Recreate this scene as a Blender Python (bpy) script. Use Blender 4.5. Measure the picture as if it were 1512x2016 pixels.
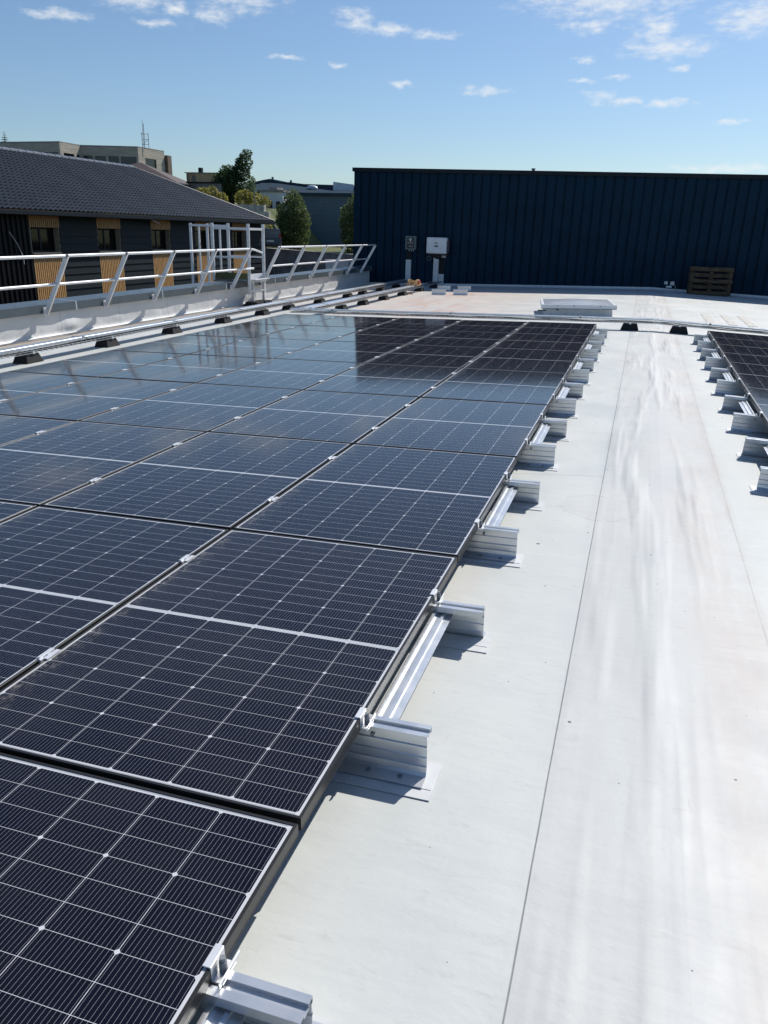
import bpy, math, random
from mathutils import Vector, Matrix, Euler, noise as mnoise
R = math.radians
scene = bpy.context.scene
for o in list(bpy.data.objects):
    bpy.data.objects.remove(o)

# ------------------------------------------------------------------ camera
T = 0.03            # roof fall to either side of the ridge
XR = 0.93           # ridge line
H = -0.185          # roof height at the ridge
cam_d = bpy.data.cameras.new("camera")
cam = bpy.data.objects.new("camera", cam_d)
scene.collection.objects.link(cam)
scene.camera = cam
cam_d.sensor_fit = 'VERTICAL'
cam_d.sensor_height = 36.0
cam_d.lens = 36.0 * 1514 / 2016
cam_d.clip_end = 5000
cam_d.clip_start = 0.05
cr = Vector((0.95099, 0.30783, 0.02867)).normalized()
cf = Vector((-0.27932, 0.89680, -0.34352)).normalized()
cu = cr.cross(cf).normalized()
cr = cf.cross(cu).normalized()
mw = Matrix((cr, cu, -cf)).transposed().to_4x4()
mw.translation = Vector((0.6253, 0.3714, 1.3422))
cam.matrix_world = mw

# ------------------------------------------------------------------ light
SUN = Vector((0.36, 0.86, 1.0)).normalized()
SUN_EL = math.asin(SUN.z)
SUN_AZ = math.atan2(SUN.x, SUN.y)      # from +Y towards +X
sd = bpy.data.lights.new("sun", 'SUN')
sd.energy = 4.3
sd.angle = R(0.5)
sd.color = (1.0, 0.955, 0.89)
so = bpy.data.objects.new("sun", sd)
scene.collection.objects.link(so)
so.rotation_euler = SUN.to_track_quat('Z', 'Y').to_euler()
so.location = (10, 20, 40)

world = bpy.data.worlds.new("World")
scene.world = world
world.use_nodes = True
wt = world.node_tree
wt.nodes.clear()
def wn(t, **k):
    n = wt.nodes.new(t)
    for a, b in k.items():
        setattr(n, a, b)
    return n
def wl(a, b):
    wt.links.new(a, b)
out = wn('ShaderNodeOutputWorld')
bg = wn('ShaderNodeBackground')
bg.inputs['Strength'].default_value = 0.09
sky = wn('ShaderNodeTexSky')
sky.sky_type = 'NISHITA'
sky.sun_disc = False
sky.sun_elevation = SUN_EL
sky.sun_rotation = SUN_AZ
sky.air_density = 1.0
sky.dust_density = 0.6
sky.ozone_density = 4.0
SKY_TINT = (.935, 1.02, 1.08)
# small fair-weather clouds, placed by azimuth and elevation
CLOUDS = [(-34.0, 12.9, 2.5, .75), (-31.4, 12.4, 1.0, .45), (-27.3, 13.3, 2.7, .75), (-29.2, 12.3, 1.4, .5),
          (-20.0, 12.5, 1.3, .65), (-17.8, 12.0, 1.7, .32), (-14.8, 11.8, 1.7, .26), (-4.4, 13.7, 5.6, 1.15),
          (-5.2, 12.25, 1.9, .32), (-0.4, 11.0, 2.9, .62), (-1.2, 12.0, 1.3, 1.0), (4.4, 12.3, 2.6, .95), (4.6, 13.7, 2.0, .35),
          (-5.3, 10.45, .6, .2), (-11.5, 8.75, 1.5, .3), (-4.0, 8.35, 1.1, .45), (-2.5, 8.15, 1.0, .3), (0.0, 8.0, 1.6, .26),
          (0.4, 9.86, .9, .22), (3.9, 6.9, .8, .16), (4.6, 4.3, 4.2, .3), (-17.0, 9.0, .8, .25), (-24.6, 10.3, 1.2, .16),
          (-5.4, 9.3, 1.1, .16), (-3.2, 9.5, .8, .16), (-4.9, 12.0, 1.0, .26), (-21.3, 9.9, .6, .14), (-42, 14.5, 3.0, .8),
          (-38.5, 11.5, 2.0, .35), (-32.5, 11.6, 1.6, .2), (12, 11, 5, 1.2), (20, 14, 6, 2), (-55, 12, 6, 1.4), (30, 9, 5, 1)]
tc = wn('ShaderNodeTexCoord')
sep = wn('ShaderNodeSeparateXYZ')
wl(tc.outputs['Generated'], sep.inputs[0])
def wm(op, a, b=None, clamp=False):
    n = wn('ShaderNodeMath', operation=op, use_clamp=clamp)
    for i, v in enumerate((a, b)):
        if v is None:
            continue
        if isinstance(v, (int, float)):
            n.inputs[i].default_value = v
        else:
            wl(v, n.inputs[i])
    return n.outputs[0]
az = wm('MULTIPLY', wm('ARCTAN2', sep.outputs['X'], sep.outputs['Y']), 57.29578)
el = wm('MULTIPLY', wm('ARCSINE', sep.outputs['Z']), 57.29578)
cmb = wn('ShaderNodeCombineXYZ')
wl(az, cmb.inputs[0]); wl(el, cmb.inputs[1])
warp = wn('ShaderNodeTexNoise')
warp.inputs['Scale'].default_value = 0.9
warp.inputs['Detail'].default_value = 5
wl(cmb.outputs[0], warp.inputs['Vector'])
wsub = wn('ShaderNodeVectorMath', operation='SUBTRACT')
wl(warp.outputs['Color'], wsub.inputs[0]); wsub.inputs[1].default_value = (.5, .5, .5)
wmul = wn('ShaderNodeVectorMath', operation='MULTIPLY')
wl(wsub.outputs[0], wmul.inputs[0]); wmul.inputs[1].default_value = (2.2, .8, 0)
wadd = wn('ShaderNodeVectorMath', operation='ADD')
wl(cmb.outputs[0], wadd.inputs[0]); wl(wmul.outputs[0], wadd.inputs[1])
m = None
for a, e, wa, we in CLOUDS:
    s1 = wn('ShaderNodeVectorMath', operation='SUBTRACT')
    wl(wadd.outputs[0], s1.inputs[0]); s1.inputs[1].default_value = (a, e, 0)
    s2 = wn('ShaderNodeVectorMath', operation='MULTIPLY')
    wl(s1.outputs[0], s2.inputs[0]); s2.inputs[1].default_value = (.78 / wa, .74 / we, 0)
    s3 = wn('ShaderNodeVectorMath', operation='LENGTH')
    wl(s2.outputs[0], s3.inputs[0])
    v = wm('SUBTRACT', 1.0, s3.outputs['Value'])
    m = v if m is None else wm('MAXIMUM', m, v)
cmap = wn('ShaderNodeVectorMath', operation='MULTIPLY')
wl(cmb.outputs[0], cmap.inputs[0]); cmap.inputs[1].default_value = (.75, 2.0, 0)
cn = wn('ShaderNodeTexNoise')
cn.inputs['Scale'].default_value = 1.3
cn.inputs['Detail'].default_value = 9
cn.inputs['Roughness'].default_value = .62
wl(cmap.outputs[0], cn.inputs['Vector'])
dens = wm('ADD', m, wm('MULTIPLY', wm('SUBTRACT', cn.outputs['Fac'], .475), 2.2))
mr = wn('ShaderNodeMapRange', interpolation_type='SMOOTHSTEP')
wl(dens, mr.inputs['Value'])
mr.inputs['From Min'].default_value = 0.0
mr.inputs['From Max'].default_value = 1.6
mr.inputs['To Max'].default_value = 0.93
gate = wn('ShaderNodeMapRange', interpolation_type='SMOOTHSTEP')
wl(m, gate.inputs['Value'])
gate.inputs['From Min'].default_value = -.25
gate.inputs['From Max'].default_value = .3
cfac = wm('MULTIPLY', mr.outputs['Result'], gate.outputs['Result'])
mixc = wn('ShaderNodeMix', data_type='RGBA')
wl(cfac, mixc.inputs['Factor'])
stint = wn('ShaderNodeVectorMath', operation='MULTIPLY')
wl(sky.outputs['Color'], stint.inputs[0]); stint.inputs[1].default_value = SKY_TINT
wl(stint.outputs[0], mixc.inputs['A'])
mixc.inputs['B'].default_value = (9.0, 9.3, 9.6, 1)
wl(mixc.outputs['Result'], bg.inputs['Color'])
wl(bg.outputs[0], out.inputs['Surface'])

scene.view_settings.view_transform = 'Standard'
scene.view_settings.look = 'None'
scene.view_settings.exposure = 0.1
scene.view_settings.gamma = 1.0
scene.cycles.max_bounces = 8
scene.cycles.diffuse_bounces = 3

# ------------------------------------------------------------------ material helpers
def new_mat(name):
    m = bpy.data.materials.new(name)
    m.use_nodes = True
    nt = m.node_tree
    b = nt.nodes['Principled BSDF']
    return m, nt, b
class NT:
    def __init__(s, nt):
        s.nt = nt
    def n(s, t, **k):
        n = s.nt.nodes.new(t)
        for a, b in k.items():
            setattr(n, a, b)
        return n
    def l(s, a, b):
        s.nt.links.new(a, b)
    def m(s, op, a, b=None, c=None, clamp=False):
        n = s.n('ShaderNodeMath', operation=op, use_clamp=clamp)
        for i, v in enumerate((a, b, c)):
            if v is None:
                continue
            if isinstance(v, (int, float)):
                n.inputs[i].default_value = v
            else:
                s.l(v, n.inputs[i])
        return n.outputs[0]
    def mix(s, f, a, b):
        n = s.n('ShaderNodeMix', data_type='RGBA')
        for k, v in (('Factor', f), ('A', a), ('B', b)):
            if isinstance(v, (int, float)):
                n.inputs[k].default_value = v
            elif isinstance(v, tuple):
                n.inputs[k].default_value = (*v, 1)
            else:
                s.l(v, n.inputs[k])
        return n.outputs['Result']
    def rng(s, v, a, b, c=0., d=1., smooth=True):
        n = s.n('ShaderNodeMapRange')
        if smooth:
            n.interpolation_type = 'SMOOTHSTEP'
        s.l(v, n.inputs['Value'])
        for k, x in (('From Min', a), ('From Max', b), ('To Min', c), ('To Max', d)):
            n.inputs[k].default_value = x
        return n.outputs['Result']
    def coord(s, kind='Object', scale=None):
        t = s.n('ShaderNodeTexCoord').outputs[kind]
        if scale:
            v = s.n('ShaderNodeVectorMath', operation='MULTIPLY')
            s.l(t, v.inputs[0]); v.inputs[1].default_value = scale
            t = v.outputs[0]
        return t
    def noise(s, vec, scale, detail=4, rough=.55):
        n = s.n('ShaderNodeTexNoise')
        n.inputs['Scale'].default_value = scale
        n.inputs['Detail'].default_value = detail
        n.inputs['Roughness'].default_value = rough
        if vec is not None:
            s.l(vec, n.inputs['Vector'])
        return n.outputs['Fac']
    def xyz(s, v):
        n = s.n('ShaderNodeSeparateXYZ')
        s.l(v, n.inputs[0])
        return n.outputs
    def bump(s, h, strength, dist, bsdf, prev=None):
        n = s.n('ShaderNodeBump')
        n.inputs['Strength'].default_value = strength
        n.inputs['Distance'].default_value = dist
        s.l(h, n.inputs['Height'])
        s.l(n.outputs[0], bsdf.inputs['Normal'])
        return n

def mat(name, col, rough=.6, metal=0., vary=.12, scale=6., bump=0., bscale=None, spec=.5, stretch=None, kind='Object', coat=0.):
    mt, nt, b = new_mat(name)
    q = NT(nt)
    v = q.coord(kind, stretch)
    f = q.noise(v, scale, 6, .6)
    lo = tuple(c * (1 - vary * 1.6) for c in col)
    hi = tuple(min(1, c * (1 + vary * 1.6)) for c in col)
    q.l(q.mix(q.rng(f, .25, .75), lo, hi), b.inputs['Base Color'])
    b.inputs['Roughness'].default_value = rough
    b.inputs['Metallic'].default_value = metal
    b.inputs['Specular IOR Level'].default_value = spec
    b.inputs['Coat Weight'].default_value = coat
    if metal > .5:
        q.l(q.rng(q.noise(v, scale * 2.3, 3), .3, .7, rough * .9, min(1, rough * 1.12)), b.inputs['Roughness'])
    if bump:
        q.bump(q.noise(v, bscale or scale * 4, 5), 1.0, bump, b)
    return mt

ALU = mat('aluminium', (.66, .68, .70), .32, .72, .04, 5)
GALV = mat('galvanised_steel', (.60, .63, .66), .34, .8, .08, 9)
ALUW = mat('pale_aluminium', (.72, .73, .74), .42, .35, .05, 9)
RUBBER = mat('black_rubber', (.012, .012, .013), .8, 0, .3, 20, .002, 150)
BLACKPL = mat('black_cable', (.012, .012, .014), .45)
FRAME = mat('black_anodised_frame', (.028, .026, .024), .38, .25, .1, 8)
PATCH = mat('membrane_patch', (.60, .61, .61), .55, 0, .06, 7)
DARKCLAD = mat('anthracite_cladding', (.0035, .022, .045), .6, 0, .1, 1.2, spec=.12)
DARKCAP = mat('anthracite_trim', (.005, .010, .016), .5, 0, .1, 3, spec=.25)
WHITEP = mat('white_paint', (.78, .79, .80), .35, 0, .04, 5)
DUCT = mat('pale_grey_plastic', (.62, .64, .64), .5, 0, .08, 6)
GREYBOX = mat('blue_grey_plastic', (.10, .155, .17), .35, 0, .1, 6)
WOOD = mat('larch_slats', (.55, .335, .14), .6, 0, .22, 5, stretch=(6, 6, .7))
WOODPALE = mat('pale_timber', (.62, .50, .30), .65, 0, .2, 9)
REVEAL = mat('window_reveal', (.33, .28, .20), .7, 0, .1, 5)
BLACKBOARD = mat('black_siding', (.004, .010, .014), .6, 0, .25, 2.0, spec=.25, stretch=(1, .5, 6))
BLACKRIB = mat('black_ribbed_cladding', (.003, .004, .006), .5, 0, .2, 2, spec=.2)
BLACKBACK = mat('black_batten_backing', (.006, .005, .004), .9)
COPING = mat('dark_grey_coping', (.10, .125, .14), .38, .3, .08, 2.5)
OLIVE = mat('olive_board', (.105, .105, .045), .8, 0, .15, 8)
RED = mat('red_plastic', (.45, .02, .015), .5)
TAN = mat('tan_rope', (.48, .30, .14), .9, 0, .3, 40)
PALLET = mat('weathered_pallet', (.075, .052, .03), .85, 0, .4, 5, .002, 40, stretch=(1, 6, 6))
DARKGLASS = mat('dark_glass', (.004, .005, .007), .06, 0, .2, 1.0, spec=.6)
BLUEGLASS = mat('blue_grey_glass', (.012, .02, .032), .1, 0, .3, .6)
STEELBLUE = mat('blue_grey_metal', (.095, .145, .19), .5, 0, .06, 1.5)
STEELROOF = mat('grey_metal_roof', (.04, .062, .085), .9, 0, .08, 1.5, spec=.02)
PALEMETAL = mat('pale_metal', (.45, .52, .58), .4, .3, .06, 1)
CONCRETE = mat('raw_concrete', (.42, .385, .32), .85, 0, .13, 1.1, .01, 3, stretch=(.4, .4, 3))
CONCRETE2 = mat('grey_concrete', (.24, .225, .21), .9, 0, .22, 1.5)
BLOCKST = mat('pale_block', (.42, .40, .36), .9, 0, .25, 1.6)
BROWNROOF = mat('brown_tiles', (.085, .062, .055), .7, 0, .25, 4)
PINKWALL = mat('tan_wall', (.42, .30, .20), .8, 0, .1, 2)
WHITEWALL = mat('white_render', (.62, .66, .70), .8, 0, .06, 2)
TRUNK = mat('bark', (.07, .05, .035), .9, 0, .3, 5)
GREYPOST = mat('grey_paint', (.22, .23, .24), .5)
VANBLUE = mat('blue_car_paint', (.05, .08, .13), .25, .2, .05, 2, coat=.6)

def leafmat(name, c1, c2):
    mt, nt, b = new_mat(name)
    q = NT(nt)
    g = q.n('ShaderNodeNewGeometry')
    f = q.noise(q.coord('Object'), 1.1, 3)
    r = q.m('ADD', q.m('MULTIPLY', g.outputs['Random Per Island'], .7), q.m('MULTIPLY', q.rng(f, .3, .7), .4), clamp=True)
    q.l(q.mix(r, c1, c2), b.inputs['Base Color'])
    b.inputs['Roughness'].default_value = .55
    b.inputs['Subsurface Weight'].default_value = 0
    tr = q.n('ShaderNodeBsdfTranslucent')
    q.l(q.mix(r, tuple(c * 1.3 for c in c1), tuple(c * 1.4 for c in c2)), tr.inputs['Color'])
    ms = q.n('ShaderNodeMixShader')
    ms.inputs[0].default_value = .42
    q.l(b.outputs[0], ms.inputs[1]); q.l(tr.outputs[0], ms.inputs[2])
    q.l(ms.outputs[0], nt.nodes['Material Output'].inputs['Surface'])
    return mt
LEAF_DARK = leafmat('dark_foliage', (.02, .042, .013), (.08, .135, .04))
LEAF_MID = leafmat('green_foliage', (.045, .085, .02), (.13, .19, .05))
LEAF_CYP = leafmat('cypress_foliage', (.035, .06, .02), (.14, .18, .065))
LEAF_YEL = leafmat('yellow_green_foliage', (.14, .14, .03), (.34, .31, .08))

# ------------------------------------------------------------------ mesh helpers
CAM_SCALE = [1.0]      # vertex factor for groups scaled about the camera position
class MB:
    def __init__(s):
        s.v = []; s.f = []
    def add(s, vs, fs):
        k = len(s.v)
        s.v += [tuple(v) for v in vs]
        s.f += [tuple(k + i for i in f) for f in fs]
        return s
    def box(s, c, d, rot=None):
        x, y, z = d[0] / 2, d[1] / 2, d[2] / 2
        vs = [Vector((a, b, e)) for a in (-x, x) for b in (-y, y) for e in (-z, z)]
        if rot is not None:
            vs = [rot @ v for v in vs]
        c = Vector(c)
        return s.add([v + c for v in vs], [(0, 1, 3, 2), (4, 6, 7, 5), (0, 4, 5, 1), (2, 3, 7, 6), (0, 2, 6, 4), (1, 5, 7, 3)])
    def bb(s, a, b):
        return s.box([(p + q) / 2 for p, q in zip(a, b)], [abs(q - p) for p, q in zip(a, b)])
    def taper(s, c, d0, d1, h):
        vs = [(c[0] + a * d0[0] / 2, c[1] + b * d0[1] / 2, c[2]) for a, b in ((-1, -1), (1, -1), (1, 1), (-1, 1))]
        vs += [(c[0] + a * d1[0] / 2, c[1] + b * d1[1] / 2, c[2] + h) for a, b in ((-1, -1), (1, -1), (1, 1), (-1, 1))]
        return s.add(vs, [(3, 2, 1, 0), (4, 5, 6, 7), (0, 1, 5, 4), (1, 2, 6, 5), (2, 3, 7, 6), (3, 0, 4, 7)])
    def tube(s, pts, r, n=8, cap=True, r2=None):
        pts = [Vector(p) for p in pts]
        rings = []
        up = None
        for i, p in enumerate(pts):
            d = (pts[min(i + 1, len(pts) - 1)] - pts[max(i - 1, 0)]).normalized()
            if up is None:
                up = d.orthogonal().normalized()
            up = (up - d * up.dot(d))
            if up.length < 1e-5:
                up = d.orthogonal()
            up.normalize()
            w = d.cross(up)
            rr = r if r2 is None else r + (r2 - r) * i / max(1, len(pts) - 1)
            rings.append([p + (up * math.cos(t) + w * math.sin(t)) * rr for t in [2 * math.pi * k / n for k in range(n)]])
        vs = [v for ring in rings for v in ring]
        fs = []
        for i in range(len(pts) - 1):
            for k in range(n):
                fs.append((i * n + k, i * n + (k + 1) % n, (i + 1) * n + (k + 1) % n, (i + 1) * n + k))
        if cap:
            fs.append(tuple(reversed(range(n))))
            fs.append(tuple((len(pts) - 1) * n + k for k in range(n)))
        return s.add(vs, fs)
    def prism(s, poly, axis, a, b):
        """closed 2-D polygon extruded along an axis (0 x: (y,z); 1 y: (x,z); 2 z: (x,y))"""
        def p3(p, t):
            return {0: (t, p[0], p[1]), 1: (p[0], t, p[1]), 2: (p[0], p[1], t)}[axis]
        n = len(poly)
        vs = [p3(p, a) for p in poly] + [p3(p, b) for p in poly]
        fs = [(i, (i + 1) % n, n + (i + 1) % n, n + i) for i in range(n)]
        fs += [tuple(reversed(range(n))), tuple(range(n, 2 * n))]
        return s.add(vs, fs)
    def strip(s, prof, axis, a, b, th=.003):
        """open profile given a thickness and extruded: folded sheet metal"""
        pts = [Vector(p) for p in prof]
        off = []
        for i, p in enumerate(pts):
            d = (pts[min(i + 1, len(pts) - 1)] - pts[max(i - 1, 0)])
            d.normalize()
            off.append(p + Vector((-d.y, d.x)) * th)
        return s.prism([tuple(p) for p in pts] + [tuple(p) for p in reversed(off)], axis, a, b)
    def grid(s, rows):
        n = len(rows[0])
        vs = [v for r in rows for v in r]
        fs = [(i * n + j, i * n + j + 1, (i + 1) * n + j + 1, (i + 1) * n + j) for i in range(len(rows) - 1) for j in range(n - 1)]
        return s.add(vs, fs)
    def xf(s, m):
        s.v = [tuple(m @ Vector(v)) for v in s.v]
        return s
    def build(s, name, material, parent=None, smooth=None, bevel=0):
        me = bpy.data.meshes.new(name)
        if CAM_SCALE[0] != 1.0:
            s.v = [(v[0] * CAM_SCALE[0], v[1] * CAM_SCALE[0], v[2] * CAM_SCALE[0]) for v in s.v]
        me.from_pydata(s.v, [], s.f)
        me.materials.append(material)
        me.validate()
        import bmesh
        bm = bmesh.new(); bm.from_mesh(me)
        if len(bm.faces) < 20000:
            bmesh.ops.recalc_face_normals(bm, faces=bm.faces)
        bm.to_mesh(me); bm.free()
        if smooth is not None:
            me.shade_smooth()
            me.set_sharp_from_angle(angle=R(smooth))
        o = bpy.data.objects.new(name, me)
        scene.collection.objects.link(o)
        if parent is not None:
            o.parent = parent
        if bevel:
            md = o.modifiers.new('bevel', 'BEVEL')
            md.width = bevel; md.segments = 2; md.limit_method = 'ANGLE'
        return o

def tag(o, label=None, cat=None, group=None, kind=None):
    if label: o['label'] = label
    if cat: o['category'] = cat
    if group: o['group'] = group
    if kind: o['kind'] = kind
    return o
def thing(name, label, cat, loc=(0, 0, 0), rot=(0, 0, 0), group=None):
    o = bpy.data.objects.new(name, None)
    scene.collection.objects.link(o)
    o.empty_display_size = .2
    o.location = loc; o.rotation_euler = rot
    return tag(o, label, cat, group)
def copy_tree(o, parent=None):
    c = o.copy()
    scene.collection.objects.link(c)
    if parent is not None:
        c.parent = parent
    for ch in list(o.children):
        copy_tree(ch, c)
    return c
def roof_z(x):
    return H + (T * (x - XR) if x < XR else -T * (x - XR))
def tilt(x):
    return (0, -T if x < XR else T, 0)
ORD = ['nearest', 'second', 'third', 'fourth', 'fifth', 'sixth', 'seventh', 'farthest']

# ------------------------------------------------------------------ roof membrane material
def roof_material():
    mt, nt, b = new_mat('roof_membrane')
    q = NT(nt)
    P = q.coord('Object')
    x, y, z = q.xyz(P)
    big = q.noise(P, .55, 5, .6)
    fine = q.noise(P, 7, 6, .65)
    lng = q.noise(q.coord('Object', (6.0, .9, 1)), 1.0, 9, .68)
    col = q.mix(q.rng(big, .3, .7), (.525, .550, .530), (.595, .608, .580))
    col = q.mix(q.m('MULTIPLY', q.rng(lng, .45, .8), .3), col, (.50, .50, .50))
    # pale clay dust in streaks
    dust = q.m('MULTIPLY', q.rng(q.noise(q.coord('Object', (1, .3, 1)), 1.6, 6, .65), .48, .78), .38)
    col = q.mix(dust, col, (.60, .54, .48))
    # the ridge strip between the seams is a little darker and dirtier
    strip = q.m('MULTIPLY', q.rng(x, .545, .56), q.rng(x, 1.30, 1.315, 1, 0))
    col = q.mix(q.m('MULTIPLY', strip, q.rng(lng, .3, .7, .12, .45)), col, (.49, .475, .46))
    half = q.m('MULTIPLY', q.rng(q.m('ADD', x, q.m('MULTIPLY', q.m('SUBTRACT', fine, .5), .02)), .86, .875), q.rng(x, .8, 1.3, 1, .3))
    col = q.mix(q.m('MULTIPLY', q.m('MULTIPLY', half, strip), .35), col, (.60, .60, .59))
    # scuffs
    sc = q.noise(q.coord('Object', (1.2, 3.5, 1)), 9, 7, .75)
    col = q.mix(q.m('MULTIPLY', q.rng(sc, .55, .72), .34), col, (.40, .385, .365))
    # pinkish dried dust on the right half of the aisle, scratches
    pk = q.m('MULTIPLY', q.m('MULTIPLY', q.rng(x, .9, 1.15), q.rng(x, 1.28, 1.45, 1, 0)), q.rng(q.noise(q.coord('Object', (2.5, .7, 1)), 1.3, 6, .7), .42, .66))
    col = q.mix(q.m('MULTIPLY', pk, .55), col, (.50, .44, .40))
    for sx_, sy_, rot_ in ((16, 1.1, 0), (1.3, 13, 0)):
        st = q.noise(q.coord('Object', (sx_, sy_, 1)), 2.2, 8, .8)
        col = q.mix(q.m('MULTIPLY', q.rng(st, .63, .72), .5), col, (.33, .31, .29))
    # clay stain far left, dried puddle dirt along the parapet
    sx = q.m('MULTIPLY', q.rng(x, -6.2, -4.4), q.rng(x, -3.7, -2.6, 1, 0))
    sy = q.m('MULTIPLY', q.rng(y, 14.5, 17.), q.rng(y, 23, 25.5, 1, 0))
    sn = q.rng(q.noise(q.coord('Object', (1.3, .3, 1)), 1.5, 7, .7), .42, .66)
    col = q.mix(q.m('MULTIPLY', q.m('MULTIPLY', sx, sy), q.m('MULTIPLY', sn, .95)), col, (.52, .31, .24))
    far = q.m('MULTIPLY', q.rng(y, 14, 19), q.rng(x, -.5, -3., 0, 1))
    col = q.mix(q.m('MULTIPLY', far, q.rng(big, .35, .65, .3, .62)), col, (.58, .475, .40))
    pn = q.m('ADD', x, q.m('MULTIPLY', q.m('SUBTRACT', q.noise(q.coord('Object', (.4, .8, 1)), 2.2, 6, .7), .5), .9))
    puddle = q.rng(pn, -8.05, -7.75, 1, 0)
    col = q.mix(q.m('MULTIPLY', puddle, .75), col, (.36, .28, .20))
    # welded seams
    wob = q.m('ADD', x, q.m('MULTIPLY', q.m('SUBTRACT', q.noise(P, 1.1, 3), .5), .008))
    seam = None
    for sxx, wd, amt in ((.553, .0012, .48), (1.31, .0028, .38), (2.28, .004, .35), (3.05, .004, .4), (4.4, .004, .4), (-6.75, .004, .35), (-1.3, .004, .25), (-2.9, .004, .25), (6, .004, .4), (7.6, .004, .4)):
        d = q.m('ABSOLUTE', q.m('SUBTRACT', wob, sxx))
        s1 = q.rng(d, wd * .5, wd * 2.0, amt, 0)
        seam = s1 if seam is None else q.m('MAXIMUM', seam, s1)
    seam = q.m('MULTIPLY', seam, q.rng(q.noise(q.coord('Object', (1, 1, 1)), 3.0, 5, .7), .3, .6, .35, 1))
    cd = q.m('ABSOLUTE', q.m('SUBTRACT', q.m('ADD', y, q.m('MULTIPLY', x, -.2)), 5.53))
    cross = q.m('MULTIPLY', q.rng(cd, .002, .009, .35, 0), q.rng(x, .545, .555, 1, 0))
    seam = q.m('MAXIMUM', seam, cross)
    col = q.mix(seam, col, (.16, .15, .14))
    # halo of grime along the right seam
    hd = q.m('ABSOLUTE', q.m('SUBTRACT', wob, 1.30))
    col = q.mix(q.m('MULTIPLY', q.rng(hd, .01, .05, .5, 0), q.rng(lng, .4, .65)), col, (.42, .39, .355))
    vr = q.n('ShaderNodeTexVoronoi')
    vr.inputs['Scale'].default_value = 1.15
    wv = q.n('ShaderNodeVectorMath', operation='ADD')
    nz = q.n('ShaderNodeTexNoise'); nz.inputs['Scale'].default_value = 3.5; nz.inputs['Detail'].default_value = 4
    q.l(P, nz.inputs['Vector'])
    nsc = q.n('ShaderNodeVectorMath', operation='SCALE'); nsc.inputs['Scale'].default_value = .22
    q.l(nz.outputs['Color'], nsc.inputs[0]); q.l(P, wv.inputs[0]); q.l(nsc.outputs[0], wv.inputs[1])
    q.l(wv.outputs[0], vr.inputs['Vector'])
    vcol = q.xyz(vr.outputs['Color'])
    rad = q.m('ADD', q.m('MULTIPLY', vcol[1], .22), .1)
    dr = q.m('ABSOLUTE', q.m('SUBTRACT', vr.outputs['Distance'], rad))
    ringm = q.m('MULTIPLY', q.rng(dr, .004, .022, 1, 0), q.m('GREATER_THAN', vcol[0], .55))
    ringm = q.m('MULTIPLY', ringm, q.rng(fine, .4, .62))
    col = q.mix(q.m('MULTIPLY', ringm, .30), col, (.40, .36, .32))
    ins = q.m('MULTIPLY', q.m('LESS_THAN', vr.outputs['Distance'], rad), q.m('GREATER_THAN', vcol[0], .55))
    col = q.mix(q.m('MULTIPLY', ins, .10), col, (.44, .41, .38))
    # crumbs of dirt
    for sc_, thr, keep in ((3.1, .042, .35), (7, .05, .62), (17, .06, .82)):
        vo = q.n('ShaderNodeTexVoronoi')
        vo.inputs['Scale'].default_value = sc_
        q.l(P, vo.inputs['Vector'])
        rr = q.xyz(vo.outputs['Color'])[0]
        hit = q.m('MULTIPLY', q.m('LESS_THAN', q.m('ADD', vo.outputs['Distance'], q.m('MULTIPLY', fine, .02)), thr), q.m('GREATER_THAN', rr, keep))
        col = q.mix(q.m('MULTIPLY', hit, .85), col, (.06, .05, .04))
    q.l(col, b.inputs['Base Color'])
    q.l(q.rng(q.noise(P, 2.2, 5), .3, .7, .46, .62), b.inputs['Roughness'])
    b.inputs['Specular IOR Level'].default_value = .35
    # relief: long ripples in the ridge strip, soft blisters, seam laps
    rip = q.noise(q.coord('Object', (6.2, .5, 1)), 1.0, 2.0, .42)
    ripm = q.m('MULTIPLY', q.m('MULTIPLY', q.rng(x, .5, .66), q.rng(x, 1.12, 1.3, 1, 0)), q.rng(rip, .46, .86))
    h = q.m('MULTIPLY', q.m('MULTIPLY', ripm, q.rng(y, 1.5, 7.5, .45, 1)), .023)
    h = q.m('ADD', h, q.m('MULTIPLY', q.noise(P, 1.3, 3), .016))
    h = q.m('ADD', h, q.m('MULTIPLY', q.noise(q.coord('Object', (.6, 2.0, 1)), 2.6, 3), .007))
    h = q.m('ADD', h, q.m('MULTIPLY', q.noise(P, 60, 3), .0005))
    h = q.m('ADD', h, q.m('MULTIPLY', q.noise(q.coord('Object', (1.5, 4, 1)), 6, 4, .6), .0012))
    h = q.m('ADD', h, q.m('MULTIPLY', q.rng(wob, .550, .556), .004))
    q.bump(h, .8, 1.0, b)
    return mt
ROOFM = roof_material()

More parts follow.
